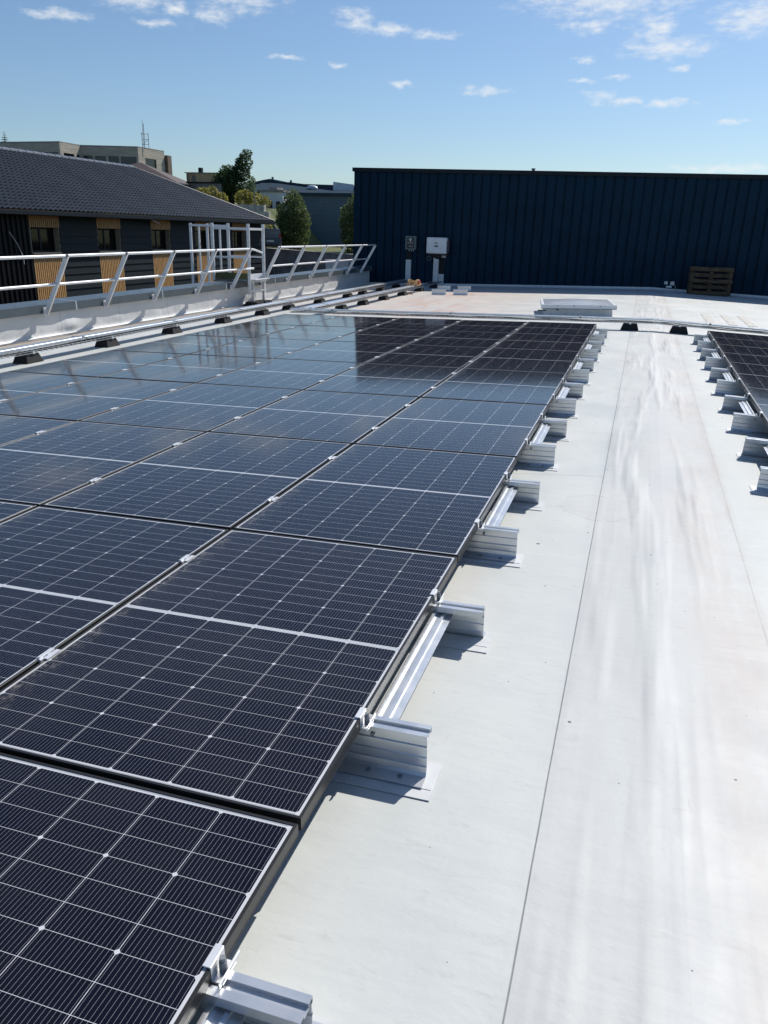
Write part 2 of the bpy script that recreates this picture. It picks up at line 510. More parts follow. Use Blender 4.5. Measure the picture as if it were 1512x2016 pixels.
# ------------------------------------------------------------------ terrain
def ground_material():
    mt, nt, b = new_mat('ground_soil_grass')
    q = NT(nt)
    P = q.coord('Object')
    x, y, z = q.xyz(P)
    n1 = q.noise(P, .25, 6, .65)
    n2 = q.noise(P, 2.5, 6, .7)
    soil = q.mix(q.rng(n2, .35, .7), (.035, .025, .018), (.11, .075, .05))
    grass = q.mix(q.rng(n1, .35, .65), (.06, .09, .025), (.17, .17, .06))
    g = q.rng(q.m('ADD', y, q.m('MULTIPLY', n1, 3)), 61, 64)
    q.l(q.mix(g, soil, grass), b.inputs['Base Color'])
    b.inputs['Roughness'].default_value = .95
    q.bump(n2, 1, .12, b)
    return mt
def gz(x, y):
    def ss(a, b, t):
        t = max(0, min(1, (t - a) / (b - a)))
        return t * t * (3 - 2 * t)
    z = -4.3 + 2.1 * ss(38, 55, y) * (0.9 + mnoise.noise(Vector((x * .3, y * .3, 0))) * .35)
    if y >= 61.1:
        z = -.45
    hill = ss(-33.5, -37.5, x) * ss(75.6, 76.2, y)
    z = z * (1 - hill) + 3.2 * hill
    z += 3.6 * ss(-46, -66, x) * ss(78, 96, y)
    z += 2.0 * ss(100, 220, y) * ss(-20, -90, x)
    return z
def coords(*segs):
    o = []
    for a, b, st in segs:
        n = max(1, round((b - a) / st))
        o += [a + (b - a) * i / n for i in range(n)]
    o.append(segs[-1][1])
    return o
xs = coords((-1500, -140, 170), (-140, -100, 8), (-100, -14, 1.5), (-14, 40, 6), (40, 1500, 200))
ys = coords((-600, 5, 100), (5, 34, 6), (34, 60.8, 1.4), (60.8, 61.4, .15), (61.4, 75, 2.5), (75, 77, .3), (77, 110, 3), (110, 240, 12), (240, 2500, 220))
b = MB(); b.grid([[(x, y, gz(x, y)) for x in xs] for y in ys])
tag(b.build('ground', ground_material(), smooth=60), kind='structure')

# ------------------------------------------------------------------ the flat roof
YW = 27.45          # face of the dark wall at the far end
XP = -8.61          # inner face of the parapet
b = MB()
b.prism([(XP - .02, roof_z(XP)), (XR - .12, H - T * .12), (XR, H - .0012), (XR + .12, H - T * .12), (34, roof_z(34)), (34, -4.6), (XP - .02, -4.6)], 1, -7, YW + .1)
tag(b.build('flat_roof', ROOFM), kind='structure')

# ------------------------------------------------------------------ solar panels
PW, PL, W, L = 1.142, 1.746, 1.154, 1.762
def panel_material():
    mt, nt, b = new_mat('solar_cells')
    q = NT(nt)
    P = q.coord('Object')
    x, y, z = q.xyz(P)
    oi = q.n('ShaderNodeObjectInfo')
    u = q.m('ADD', q.m('DIVIDE', x, .1846), 3.0)
    du = q.m('MULTIPLY', q.m('ABSOLUTE', q.m('SUBTRACT', u, q.m('ROUND', u))), .1846)
    ay = q.m('ABSOLUTE', y)
    v = q.m('DIVIDE', q.m('SUBTRACT', ay, .0098), .0703)
    dv = q.m('MULTIPLY', q.m('ABSOLUTE', q.m('SUBTRACT', v, q.m('ROUND', v))), .0703)
    ax = q.m('ABSOLUTE', x)
    white = q.m('LESS_THAN', du, .00085)
    white = q.m('MAXIMUM', white, q.m('LESS_THAN', dv, .00055))
    white = q.m('MAXIMUM', white, q.m('GREATER_THAN', ax, .5535))
    white = q.m('MAXIMUM', white, q.m('LESS_THAN', ay, .0095))
    white = q.m('MAXIMUM', white, q.m('GREATER_THAN', ay, .8542))
    vo = q.m('DIVIDE', v, 3.0)
    dvo = q.m('MULTIPLY', q.m('ABSOLUTE', q.m('SUBTRACT', vo, q.m('ROUND', vo))), .2109)
    white = q.m('MAXIMUM', white, q.m('LESS_THAN', q.m('ADD', du, dvo), .0078))
    ribbon = q.m('MAXIMUM', q.m('LESS_THAN', q.m('ABSOLUTE', q.m('SUBTRACT', ay, .0045)), .0018),
                 q.m('MULTIPLY', q.m('LESS_THAN', q.m('ABSOLUTE', q.m('SUBTRACT', ay, .8592)), .0015), q.m('LESS_THAN', ax, .549)))
    ub = q.m('MULTIPLY', u, 16)
    ub = q.m('SUBTRACT', ub, .5)
    dub = q.m('MULTIPLY', q.m('ABSOLUTE', q.m('SUBTRACT', ub, q.m('ROUND', ub))), .01145)
    bus = q.m('LESS_THAN', dub, .00029)
    n = q.noise(P, 3, 3)
    cell = q.mix(q.rng(n, .3, .7), (.0018, .0024, .0090), (.0034, .0037, .0100))
    cell = q.mix(q.m('MULTIPLY', oi.outputs['Random'], .5), cell, (.0048, .0032, .0085))
    col = q.mix(q.m('MULTIPLY', bus, .56), cell, (.56, .56, .60))
    col = q.mix(white, col, (.58, .59, .61))
    col = q.mix(q.m('MULTIPLY', ribbon, .8), col, (.26, .29, .32))
    # silt dried along the low (left) edge of the glass, and a thin film of dust
    e = q.rng(q.m('ADD', x, q.m('MULTIPLY', q.m('SUBTRACT', q.noise(q.coord('Object', (1, .35, 1)), 5, 5, .6), .5), .13)), -.57, -.47, 1, 0)
    g = q.rng(q.noise(q.coord('Object', (1.5, .8, 1)), 26, 6, .75), .44, .72)
    silt = q.m('MULTIPLY', q.m('MULTIPLY', e, g), .55)
    edge = q.m('MULTIPLY', q.rng(x, -.562, -.552, 1, 0), .7)
    silt = q.m('MAXIMUM', silt, q.m('MULTIPLY', edge, q.rng(q.noise(P, 9, 4), .3, .6)))
    col = q.mix(silt, col, (.36, .32, .27))
    film = q.m('MULTIPLY', q.m('MULTIPLY', q.rng(q.noise(P, 1.7, 5, .6), .3, .75), q.m('ADD', q.m('MULTIPLY', oi.outputs['Random'], 2.2), .2)), .011)
    col = q.mix(film, col, (.45, .42, .38))
    q.l(col, b.inputs['Base Color'])
    q.l(q.m('MULTIPLY', q.m('MAXIMUM', white, bus), .0), b.inputs['Metallic'])
    b.inputs['Roughness'].default_value = .5
    b.inputs['Specular IOR Level'].default_value = .0
    b.inputs['Coat Weight'].default_value = 1.0
    b.inputs['Coat IOR'].default_value = 1.36
    q.l(q.m('ADD', q.m('MULTIPLY', silt, .4), .08), b.inputs['Coat Roughness'])
    bn = q.n('ShaderNodeBump')
    bn.inputs['Strength'].default_value = .25
    bn.inputs['Distance'].default_value = .0015
    q.l(q.noise(P, 5.0, 2), bn.inputs['Height'])
    q.l(bn.outputs[0], b.inputs['Coat Normal'])
    return mt
CELLS = panel_material()
def make_panel():
    r = thing('solar_panel', '', 'solar panel', group='solar panels laid out in blocks on the flat roof')
    # hollow frame: outer skirt, top lip, inner edge, bottom flange
    f = MB()
    hx, hy, lip, fl = PW / 2, PL / 2, .0095, .028
    def ring(ax, ay, z):
        return [(-ax, -ay, z), (ax, -ay, z), (ax, ay, z), (-ax, ay, z)]
    rings = [ring(hx - fl, hy - fl, -.035), ring(hx, hy, -.035), ring(hx, hy, -.0335), ring(hx - .001, hy - .001, -.0325), ring(hx - .001, hy - .001, -.001), ring(hx - .002, hy - .002, 0), ring(hx - lip, hy - lip, 0), ring(hx - lip, hy - lip, -.006)]
    vs = [v for g in rings for v in g]
    fs = [(i * 4 + k, i * 4 + (k + 1) % 4, i * 4 + 4 + (k + 1) % 4, i * 4 + 4 + k) for i in range(len(rings) - 1) for k in range(4)]
    f.add(vs, fs)
    f.build('frame', FRAME, r)
    g = MB(); g.bb((-hx + lip - .002, -hy + lip - .002, -.006), (hx - lip + .002, hy - lip + .002, -.0022))
    g.build('glass', CELLS, r)
    return r
panel = make_panel()
rnd = random.Random(7)
COLN = ['column beside the aisle', 'second column from the aisle', 'third column from the aisle', 'fourth column from the aisle', 'outermost column']
first = True
for j in range(8):
    for i in range(5):
        o = panel if first else copy_tree(panel)
        first = False
        x, y = -PW / 2 - i * W, (j + .5) * L
        Z = roof_z(x) + .185
        o.location = (x, y, Z + .0001)
        o.rotation_euler = (rnd.gauss(0, .0014), -T + rnd.gauss(0, .0016), 0)
        o['label'] = f"solar panel in the large left block, {ORD[j]} row, {COLN[i]}"
X2 = 1.745
for j in range(3, 8):
    for i in range(2):
        o = copy_tree(panel)
        x, y = X2 + PW / 2 + i * W, (j + .5) * L
        o.location = (x, y, roof_z(x) + .185)
        o.rotation_euler = (rnd.gauss(0, .0012), T + rnd.gauss(0, .0012), 0)
        o['label'] = f"solar panel in the right block, {['nearest','second','third','fourth','farthest'][j-3]} row, " + ("column beside the aisle" if i == 0 else "second column from the aisle")

# ------------------------------------------------------------------ mounting frames along the aisle
CL = (.475, 1.36)      # where the two cross rails sit along each panel
def web_profile(k):
    """(y,z): deep cross rail with a channel on top and a foot flange, k mirrors it"""
    p = [(-.058, .008), (-.012, .010), (-.004, .022), (-.001, .040), (-.002, .0425), (0, .045), (0, .072), (-.002, .075), (0, .078), (0, .104), (-.004, .107), (-.004, .112), (0, .116), (0, .136), (-.006, .138), (-.006, .150), (.010, .150), (.010, .140), (.034, .140), (.034, .150), (.050, .150), (.050, .128)]
    return [(a * k, z) for a, z in p]
def make_mount(sgn):
    """sgn +1: rails stick out to +x (left block), -1: to -x (right block); local z=0 is the roof"""
    r = thing('mounting_frame', '', 'mounting frame', group='aluminium mounting frames along the aisle edges')
    for n, cy in enumerate(CL):
        k = 1 if n == 0 else -1
        c = MB(); c.strip(web_profile(k), 0, -.55 * sgn, .205 * sgn, .0028 * (1 if k > 0 else -1))
        for v in range(len(c.v)):
            a = c.v[v]; c.v[v] = (a[0], a[1] + cy, a[2])
        cr_ = c.build('cross_rail', ALU, r)
        m_ = MB()
        for xx in (.03, .13):
            m_.tube([(xx * sgn, cy - .03 * k, .010), (xx * sgn, cy - .03 * k, .016)], .008, 8)
        m_.tube([(.035 * sgn, cy - .010 * k, .126), (.035 * sgn, cy + .004 * k, .126)], .007, 8)
        m_.build('screw', GREYPOST, cr_)
        p = MB(); p.bb((-.30 * sgn, cy - .098, .0015), (.238 * sgn, cy + .075, .0045))
        p.bb((.155 * sgn, cy - .055, .0045), (.232 * sgn, cy + .02, .0062))
        p.build('membrane_pad', PATCH, r, smooth=50)
        e = MB()
        e.bb((.001 * sgn, cy - .027, .151), (.030 * sgn, cy + .027, .1545))
        e.bb((.001 * sgn, cy - .027, .1545), (.0045 * sgn, cy + .027, .186))
        e.bb((-.014 * sgn, cy - .027, .1862), (.0045 * sgn, cy + .027, .1892))
        e.bb((.026 * sgn, cy - .040, .1545), (.029 * sgn, cy + .045, .166))
        ec = e.build('end_clamp', ALUW, r, bevel=.0007)
        bo = MB(); bo.tube([(.016 * sgn, cy, .1545), (.016 * sgn, cy, .182)], .0085, 10)
        bo.tube([(.016 * sgn, cy, .182), (.016 * sgn, cy, .192)], .0065, 6)
        bo.build('bolt', GREYPOST, ec, smooth=40)
    s = MB(); s.strip([(.012 * sgn, .088), (.012 * sgn, .128), (.020 * sgn, .128), (.020 * sgn, .119), (.030 * sgn, .116), (.046 * sgn, .116), (.048 * sgn, .121), (.056 * sgn, .121), (.057 * sgn, .112), (.084 * sgn, .110)], 1, CL[0] + .02, CL[1] - .02, .0025 * sgn)
    s.build('side_rail', ALU, r)
    return r
mount_l = make_mount(1)
mount_r = make_mount(-1)
for j in range(8):
    o = mount_l if j == 0 else copy_tree(mount_l)
    o.location = (0.0, j * L, roof_z(0)); o.rotation_euler = (0, -T, 0)
    o['label'] = f"silver rails and feet along the aisle edge of the left block, {ORD[j]} panel row"
for j in range(3, 8):
    o = mount_r if j == 3 else copy_tree(mount_r)
    o.location = (X2 - .01, j * L, roof_z(X2)); o.rotation_euler = (0, T, 0)
    o['label'] = f"silver rails and feet along the aisle edge of the right block, {['nearest','second','third','fourth','farthest'][j-3]} panel row"

# ------------------------------------------------------------------ mid clamps between the columns
def make_clamp():
    c = MB()
    for s in (-1, 1):
        c.bb((s * .0085, -.033, .001), (s * .0215, .033, .0048))
        c.bb((s * .0042, -.033, -.022), (s * .0056, .033, .0030))
        c.bb((s * .0042, -.033, .0030), (s * .0085, .033, .0048))
    c.bb((-.0042, -.018, -.022), (.0042, .018, -.018))
    c.bb((-.0040, -.007, -.0175), (.0040, .007, .0042))
    r = c.build('module_clamp', ALUW, None, bevel=.0006)
    b_ = MB(); b_.tube([(0, -.047, .001), (0, -.032, .0035)], .007, 8)
    b_.build('bolt', ALUW, r)
    return tag(r, '', 'clamp', 'silver clamps in the gaps between panel columns')
cl0 = make_clamp(); k = 0
GAPN = ['first gap from the aisle', 'second gap from the aisle', 'third gap from the aisle', 'outermost gap']
for j in range(8):
    for i in range(1, 5):
        for n, cy in enumerate(CL):
            o = cl0 if k == 0 else copy_tree(cl0)
            k += 1
            x = -i * W + .006
            o.location = (x, j * L + cy, roof_z(x) + .185); o.rotation_euler = (0, -T, 0)
            o['label'] = f"silver clamp on the {'near' if n == 0 else 'far'} half of the {ORD[j]} panel row, {GAPN[i-1]}"

# ------------------------------------------------------------------ cable trays on rubber blocks
def make_tray(label, a, bpt, h, width, lidded=(0, 1), rot_y=0.0, ncab=5):
    a = Vector(a); d = Vector(bpt) - a
    ln = d.length
    r = thing('cable_tray', label, 'cable tray', a)
    xaxis = d.normalized(); yaxis = Vector((0, 0, 1)).cross(xaxis).normalized(); zaxis = xaxis.cross(yaxis)
    r.rotation_euler = Matrix((xaxis, yaxis, zaxis)).transposed().to_euler()
    w = width / 2
    m_ = MB()
    n = int(ln / .10)
    wire = .0028
    for i in range(n + 1):
        t = i * .10 + .01
        m_.tube([(t, -w, .058), (t, -w, 0), (t, w, 0), (t, w, .058)], wire, 4)
    for yy, zz in ((-w, .058), (-w, .029), (-w, 0), (-w * .4, 0), (w * .4, 0), (w, 0), (w, .029), (w, .058)):
        m_.tube([(0, yy, zz - .003), (ln, yy, zz - .003)], wire * 1.1, 4)
    m_.build('wire_basket', GALV, r)
    cb = MB()
    rr = random.Random(int(ln * 100))
    for c in range(ncab):
        ph, am = rr.random() * 6, w * .5
        y0 = -w * .85 + (c + .5) * 2 * w * .85 / ncab
        cb.tube([(t * ln / 40, max(-w + .012, min(w - .012, y0 + .014 * math.sin(ph + t * 1.1) )), .012 + .010 * (c % 3) + .006 * math.sin(t * .9 + ph)) for t in range(41)], .0075, 5)
    cb.build('cable_bundle', BLACKPL, r, smooth=50)
    if lidded:
        t0, t1 = lidded[0] * ln, lidded[1] * ln
        step = 3.0
        li = MB()
        t = t0; q = 0
        while t < t1 - .05:
            e = min(t1, t + step)
            zz = .074 + (.0012 if q % 2 else 0)
            li.strip([(-w - .008, zz - .016), (-w - .008, zz), (-w * .45, zz + .002), (-w * .42, zz + .005), (w * .42, zz + .005), (w * .45, zz + .002), (w + .008, zz), (w + .008, zz - .016)], 0, t, e - .004, .0015)
            t = e; q += 1
        lo = li.build('lid', GALV, r)
        t = t0 + .9
        while t < t1:
            cl = MB()
            cl.strip([(-w - .016, .060), (-w - .016, .0835), (w + .016, .0835), (w + .016, .060)], 0, t, t + .035, .002)
            cl.build('lid_clip', GREYPOST, lo)
            t += 2.4
    return r
def rp(x, y, h):
    return (x, y, roof_z(x) + h)
TH = .131
make_tray('longest galvanised cable tray, running beside the parapet to the grey breaker box', rp(-6.86, 4.0, TH), rp(-7.14, 27.1, TH), 0, .21)
make_tray('shorter galvanised cable tray leading from the cross tray to the white inverter', rp(-5.80, 15.25, TH + .012), rp(-5.92, 27.05, TH), 0, .21, (0, .72))
make_tray('galvanised cable tray crossing behind the far panel row of the large block', rp(-6.05, 15.08, TH), rp(XR - .001, 15.08, TH), 0, .17, ncab=2)
make_tray('galvanised cable tray continuing past the ridge behind the right panel block', rp(XR + .001, 15.08, TH), rp(5.2, 14.85, TH), 0, .17, ncab=2)
def make_block():
    r = MB()
    r.taper((0, 0, 0), (.245, .31), (.175, .23), .115)
    o = r.build('rubber_block', RUBBER, None, bevel=.008)
    tag(o, '', 'support block', 'black rubber blocks carrying the cable trays')
    s = MB(); s.bb((-.115, -.02, .115), (.115, .02, .126)); s.bb((-.115, -.02, .126), (-.111, .02, .15)); s.bb((.111, -.02, .126), (.115, .02, .15))
    s.build('strut', GALV, o)
    return o
blk = make_block(); first = True
B1 = [6.9, 8.52, 10.2, 12.0, 13.82, 15.55, 16.95, 18.85, 20.95, 22.25, 24.0, 25.7]
B2 = [17.2, 18.75, 20.45, 22.25, 24.15, 26.0]
def put_block(x, y, rz, lab):
    global first
    o = blk if first else copy_tree(blk)
    first = False
    o.location = rp(x, y, 0.0005); o.rotation_euler = Euler((0, tilt(x)[1], rz))
    o['label'] = lab
NUM = ['first', 'second', 'third', 'fourth', 'fifth', 'sixth', 'seventh', 'eighth', 'ninth', 'tenth', 'eleventh', 'twelfth']
for i, y in enumerate(B1):
    put_block(-6.86 - .28 * (y - 4) / 23.1, y + .12, 0, f"black rubber block under the long tray by the parapet, {NUM[i-1]} from the left edge" if i else "black rubber block under the long tray, before the left edge of the view")
for i, y in enumerate(B2):
    put_block(-5.80 - .12 * (y - 15.3) / 11.8, y + .1, 0, f"black rubber block under the shorter tray to the inverter, {NUM[i]} behind the cross tray")
put_block(.53, 15.08, R(90), 'black rubber block under the cross tray, just left of the roof ridge')
put_block(1.36, 15.06, R(90), 'black rubber block under the cross tray, just right of the roof ridge')

# ------------------------------------------------------------------ skylight
r = thing('roof_skylight', 'white framed roof skylight with milky pane standing behind the cross tray', 'skylight', (-.64, 17.95, roof_z(-.64)), (0, -T, R(8)))
c = MB(); c.taper((0, 0, -.03), (1.40, 1.48), (1.36, 1.44), .20); c.build('curb', PATCH, r, bevel=.01)
hw, hd = .76, .80
c = MB()
for a, bq in (((-hw, -hd, .175), (hw, -hd + .06, .255)), ((-hw, hd - .06, .175), (hw, hd, .255)), ((-hw, -hd + .06, .175), (-hw + .06, hd - .06, .255)), ((hw - .06, -hd + .06, .175), (hw, hd - .06, .255))):
    c.bb(a, bq)
fr = c.build('skylight_frame', WHITEP, r, bevel=.006)
c = MB()
for xx in (-.43, -.1, .42):
    c.bb((xx, -hd - .006, .21), (xx + .012, -hd, .245))
c.bb((-hw, -hd - .012, .168), (hw, -hd + .02, .176))
c.build('seal', GREYPOST, fr)
def polycarb():
    mt, nt, bq = new_mat('milky_polycarbonate')
    bq.inputs['Base Color'].default_value = (.62, .66, .72, 1)
    bq.inputs['Roughness'].default_value = .18
    q = NT(nt)
    q.l(q.mix(q.rng(q.noise(q.coord('Object'), 1.6, 3), .3, .7), (.50, .54, .60), (.64, .68, .73)), bq.inputs['Base Color'])
    return mt
PC = polycarb()
c = MB(); rows = []
for i in range(9):
    rows.append([(-hw + .06 + (2 * hw - .12) * k / 14, -hd + .06 + (2 * hd - .12) * i / 8, .257 + .05 * math.sin(math.pi * k / 14) * math.sin(math.pi * i / 8)) for k in range(15)])
c.grid(rows); c.build('pane', PC, r, smooth=60)
c = MB(); c.bb((-hw - .07, -hd + .06, .12), (-hw + .10, -hd + .09, .14)); c.build('hinge', BLACKPL, r)
c = MB(); c.bb((-.46, -hd + .02, .145), (-.40, -hd + .05, .165)); c.build('latch', BLACKPL, r)

# ------------------------------------------------------------------ parapet
r = thing('parapet_wall', 'long low parapet with dark grey metal coping and wrinkled white membrane on its roof side', 'parapet', (XP, 0, -.5))
def parapet_mat():
    mt, nt, bq = new_mat('upstand_membrane')
    q = NT(nt)
    P = q.coord('Object')
    x, y, z = q.xyz(P)
    n = q.noise(P, 1.4, 5)
    col = q.mix(q.rng(n, .3, .7), (.64, .655, .645), (.71, .715, .70))
    dirt = q.m('MULTIPLY', q.rng(q.m('ADD', z, q.m('MULTIPLY', q.noise(P, 5, 5), .08)), .02, .12, 1, 0), .4)
    col = q.mix(dirt, col, (.45, .38, .30))
    yy = q.m('DIVIDE', y, 1.62)
    lap = q.m('MULTIPLY', q.m('ABSOLUTE', q.m('SUBTRACT', yy, q.m('ROUND', yy))), 1.62)
    col = q.mix(q.rng(lap, .003, .01, .55, 0), col, (.25, .25, .25))
    col = q.mix(q.m('MULTIPLY', q.rng(q.noise(q.coord('Object', (1, 1.0, .4)), 9, 5, .7), .55, .75), .25), col, (.40, .38, .36))
    q.l(col, bq.inputs['Base Color'])
    bq.inputs['Roughness'].default_value = .5
    q.bump(q.noise(P, 7, 3), .5, .02, bq)
    return mt
c = MB(); rows = []
ysq = [-6 + i * .06 for i in range(int((YW + 6) / .06) + 1)]
for yv in ysq:
    row = []
    for zi in range(13):
        t = zi / 12
        z = .015 + t * (.44 + (yv - 17) * .005)
        cove = .075 * max(0, 1 - t / .16) ** 2
        nv = Vector((0, yv * 1.15, z * 1.8))
        wr = .028 * max(0, mnoise.noise(nv)) * (1 - t) ** .8 + .012 * mnoise.noise(Vector((3, yv * 3.3, z * 5)))
        wr += .05 * math.exp(-((yv - 11.55) / .22) ** 2) * max(0, 1 - abs(t - .38) / .36)
        row.append((cove + wr * (1 if t > .05 else .3), yv, z))
    rows.append(row)
c.grid(rows); c.build('membrane_upstand', parapet_mat(), r, smooth=80)
def shear(q):
    q.v = [(v[0], v[1], v[2] + (v[1] - 17) * .005) for v in q.v]
    return q
c = MB(); c.bb((-.34, -6, -4.1), (-.03, YW, .43)); shear(c); c.build('masonry', CONCRETE2, r)
c = MB(); c.prism([(.068, .452), (.076, .452), (.071, .585), (-.40, .60), (-.40, .47), (-.36, .47), (-.36, .575), (.05, .565), (.068, .56)], 1, -6, YW - .01)
shear(c); cp = c.build('coping', COPING, r)
for i in range(11):
    yv = 1.2 + i * 2.62
    if abs(yv - 17.9) < .6: continue
    c = MB(); c.strip([(.079, .449), (.0745, .5875), (-.404, .603)], 1, yv, yv + .03, .002)
    shear(c); c.build('joint_strip', PALEMETAL, cp)
sc = MB()
rr = random.Random(3)
for i in range(60):
    yv = 3 + i * .41 + rr.random() * .05
    sc.tube([(-.02, yv, .588), (-.02, yv, .598)], .008, 6)
shear(sc); sc.build('screw', GREYPOST, cp)

# ------------------------------------------------------------------ guard rails
def guard_rail(label, posts, top_path, mid_path, zt):
    r = thing('guard_rail', label, 'guard rail', (-8.5, posts[0], 0))
    o0 = Vector((-8.5, posts[0], 0))
    for y in posts:
        dz = (y - 17) * .005
        a = Vector((-8.505, 0, -.06 + dz)); b_ = Vector((-7.985, 0, zt(y)))
        dirv = (b_ - a).normalized(); side = Vector((dirv.z, 0, -dirv.x))
        p = MB()
        c_ = (a + b_) / 2
        rot = Matrix((side, Vector((0, 1, 0)), -dirv)).transposed()
        ln = (b_ - a).length
        # channel section: a wide web and two short flanges
        p.box(Vector((c_.x, y, c_.z)) - o0, (.072, .005, ln), rot)
        for s in (-1, 1):
            p.box(Vector((c_.x, y + .0185, c_.z)) + side * s * .0335 - o0, (.005, .031, ln), rot)
        po = p.build('post', ALUW, r)
        ft = MB()
        ft.bb(Vector((-8.518, y - .035, -.075 + dz)) - o0, Vector((-8.50, y + .055, .05 + dz)) - o0)
        ft.build('foot_plate', ALUW, po)
        cp_ = MB()
        cp_.tube([Vector((-7.99, y - .03, zt(y))) - o0, Vector((-7.99, y + .03, zt(y))) - o0], .031, 10)
        cp_.build('collar', BLACKPL, po)
    m_ = MB(); m_.tube([Vector(p) - o0 for p in top_path], .0235, 12); m_.build('top_rail', ALUW, r, smooth=50)
    m_ = MB(); m_.tube([Vector(p) - o0 for p in mid_path], .0225, 12); m_.build('mid_rail', ALUW, r, smooth=50)
PX, PZ = -7.985, .885
guard_rail('silver guard rail with leaning posts on the parapet, nearer one, ending at the ladder',
           [7.85, 9.38, 10.9, 12.43, 13.94, 15.53, 17.1],
           [(PX, 5.5, .803), (PX, 17.1, .861), (PX - .06, 17.45, .835), (-8.30, 18.35, .745)],
           [(-8.24, 5.5, .375), (-8.24, 17.75, .405)], lambda y: .831 + (y - 11) * .005)
guard_rail('silver guard rail with leaning posts on the parapet, farther one beyond the ladder',
           [18.68, 20.2, 21.75, 23.3, 24.8, 26.15],
           [(PX, 18.62, PZ), (PX, 26.2, PZ)],
           [(-8.24, 18.68, .43), (-8.24, 26.2, .44)], lambda y: .885)

# ------------------------------------------------------------------ crossover ladder
r = thing('crossover_ladder', 'aluminium crossover ladder with tall handrails stepping over the parapet', 'ladder', (-8.3, 17.64, roof_z(-8.3)))
o0 = Vector((-8.3, 17.64, roof_z(-8.3)))
def lb(name, *boxes):
    m_ = MB()
    for a, bq in boxes:
        m_.bb(Vector(a) - o0, Vector(bq) - o0)
    return m_.build(name, ALUW, r, bevel=.003)
y0, y1 = 17.64, 18.42
for y in (y0, y1):
    lb('upright', ((-8.335, y - .02, -.2), (-8.265, y + .02, 1.40)))
    lb('upright', ((-9.285, y - .02, .1), (-9.215, y + .02, 1.40)))
    lb('upright', ((-9.86, y - .018, -4.3), (-9.80, y + .018, 1.38)))
    lb('handrail', ((-9.215, y - .015, 1.26), (-8.335, y + .015, 1.31)))
    lb('handrail', ((-9.80, y - .015, 1.31), (-9.285, y + .015, 1.36)))
    lb('handrail', ((-9.215, y - .015, .62), (-8.335, y + .015, .66)))
    lb('leg', ((-8.30, y + (.09 if y == y0 else -.12), -.36), (-8.24, y + (.12 if y == y0 else -.09), .14)))
lb('upright', ((-9.86, 18.02, -4.3), (-9.82, 18.06, 1.36)))
lb('upright', ((-9.50, y1 - .018, .2), (-9.46, y1 + .018, 1.31)))
lb('handrail', ((-8.315, y0 + .02, 1.26), (-8.285, y1 - .02, 1.31)))
lb('handrail', ((-9.85, y0 + .018, 1.31), (-9.81, y1 - .018, 1.36)))
lb('rung', ((-8.29, y0 - .0, -.135), (-8.25, y1, -.10)))
lb('rung', ((-8.25, y0 + .09, .10), (-8.16, y1 - .12, .13)))
lb('step', ((-8.27, y0 + .02, .14), (-8.13, y1 - .02, .16)))
m_ = MB()
m_.bb(Vector((-9.215, y0 + .02, .21)) - o0, Vector((-8.34, y1 - .02, .24)) - o0)
m_.bb(Vector((-9.2, y0 - .012, .14)) - o0, Vector((-8.345, y0 + .015, .29)) - o0)
m_.build('toe_board', OLIVE, r)
lb('platform_edge', ((-8.33, y0 + .021, .14), (-8.30, y1 - .021, .27)))
for x in (-10.2, -10.0):
    pass
def ballast(x, y, label):
    t = thing('ballast_block', label, 'ballast block', (x, y, roof_z(x)), (0, -T, 0), 'rubber ballast blocks under the ladder legs')
    m_ = MB(); m_.taper((0, 0, .0005), (.40, .40), (.38, .38), .045); m_.build('base', RUBBER, t, bevel=.008)
    for q in (-.1, .1):
        m_ = MB(); m_.taper((.02, q, .047), (.32, .185), (.30, .17), .05); m_.build('pad', RUBBER, t, bevel=.008)
ballast(-8.27, 17.78, 'black ballast pads under the near leg of the crossover ladder')
ballast(-8.27, 18.24, 'black ballast pads under the far leg of the crossover ladder')

# ------------------------------------------------------------------ dark hall at the end of the roof
def walltop(x):
    return 3.233 - .0095 * x
r = thing('dark_metal_hall', 'long dark hall of ribbed metal closing the far end of the roof', 'hall', (-9.25, YW, -1.7))
o0 = Vector((-9.25, YW, -1.7))
prof = []
x = -9.25
while x < 33:
    prof += [(x, 0), (x + .232, 0), (x + .242, .042), (x + .286, .042)]
    x += .30
c = MB()
n = len(prof)
vs = [(p[0] - o0.x, p[1], .0) for p in prof] + [(p[0] - o0.x, p[1], walltop(p[0]) - o0.z) for p in prof]
c.add(vs, [(i, i + 1, n + i + 1, n + i) for i in range(n - 1)])
c.build('ribbed_cladding', DARKCLAD, r)
c = MB()
vs = []
for yy, dz in ((-.07, -.10), (-.07, .02), (.45, .05), (.45, -.1)):
    for xx in (-9.30, 33):
        vs.append((xx - o0.x, yy, walltop(xx) + dz - o0.z))
c.add(vs, [(0, 1, 3, 2), (2, 3, 5, 4), (4, 5, 7, 6), (6, 7, 1, 0), (0, 2, 4, 6), (1, 7, 5, 3)])
c.build('roof_trim', DARKCAP, r)
c = MB()
c.add([(.02, .04, -2.8), (.02, 18, -2.8), (.02, 18, 4.95), (.02, .04, 4.95)], [(0, 1, 2, 3)])
c.bb((.02, .44, 4.75), (42, 18, 4.85))
c.build('side_cladding', DARKCLAD, r)
c = MB(); c.tube([(-3.37 - o0.x, 1.6, 4.7), (-3.37 - o0.x, 1.6, 3.44 - o0.z)], .05, 10); c.tube([(-3.37 - o0.x, 1.6, 3.44 - o0.z), (-3.37 - o0.x, 1.6, 3.47 - o0.z)], .07, 10)
c.build('vent_pipe', GREYPOST, r)
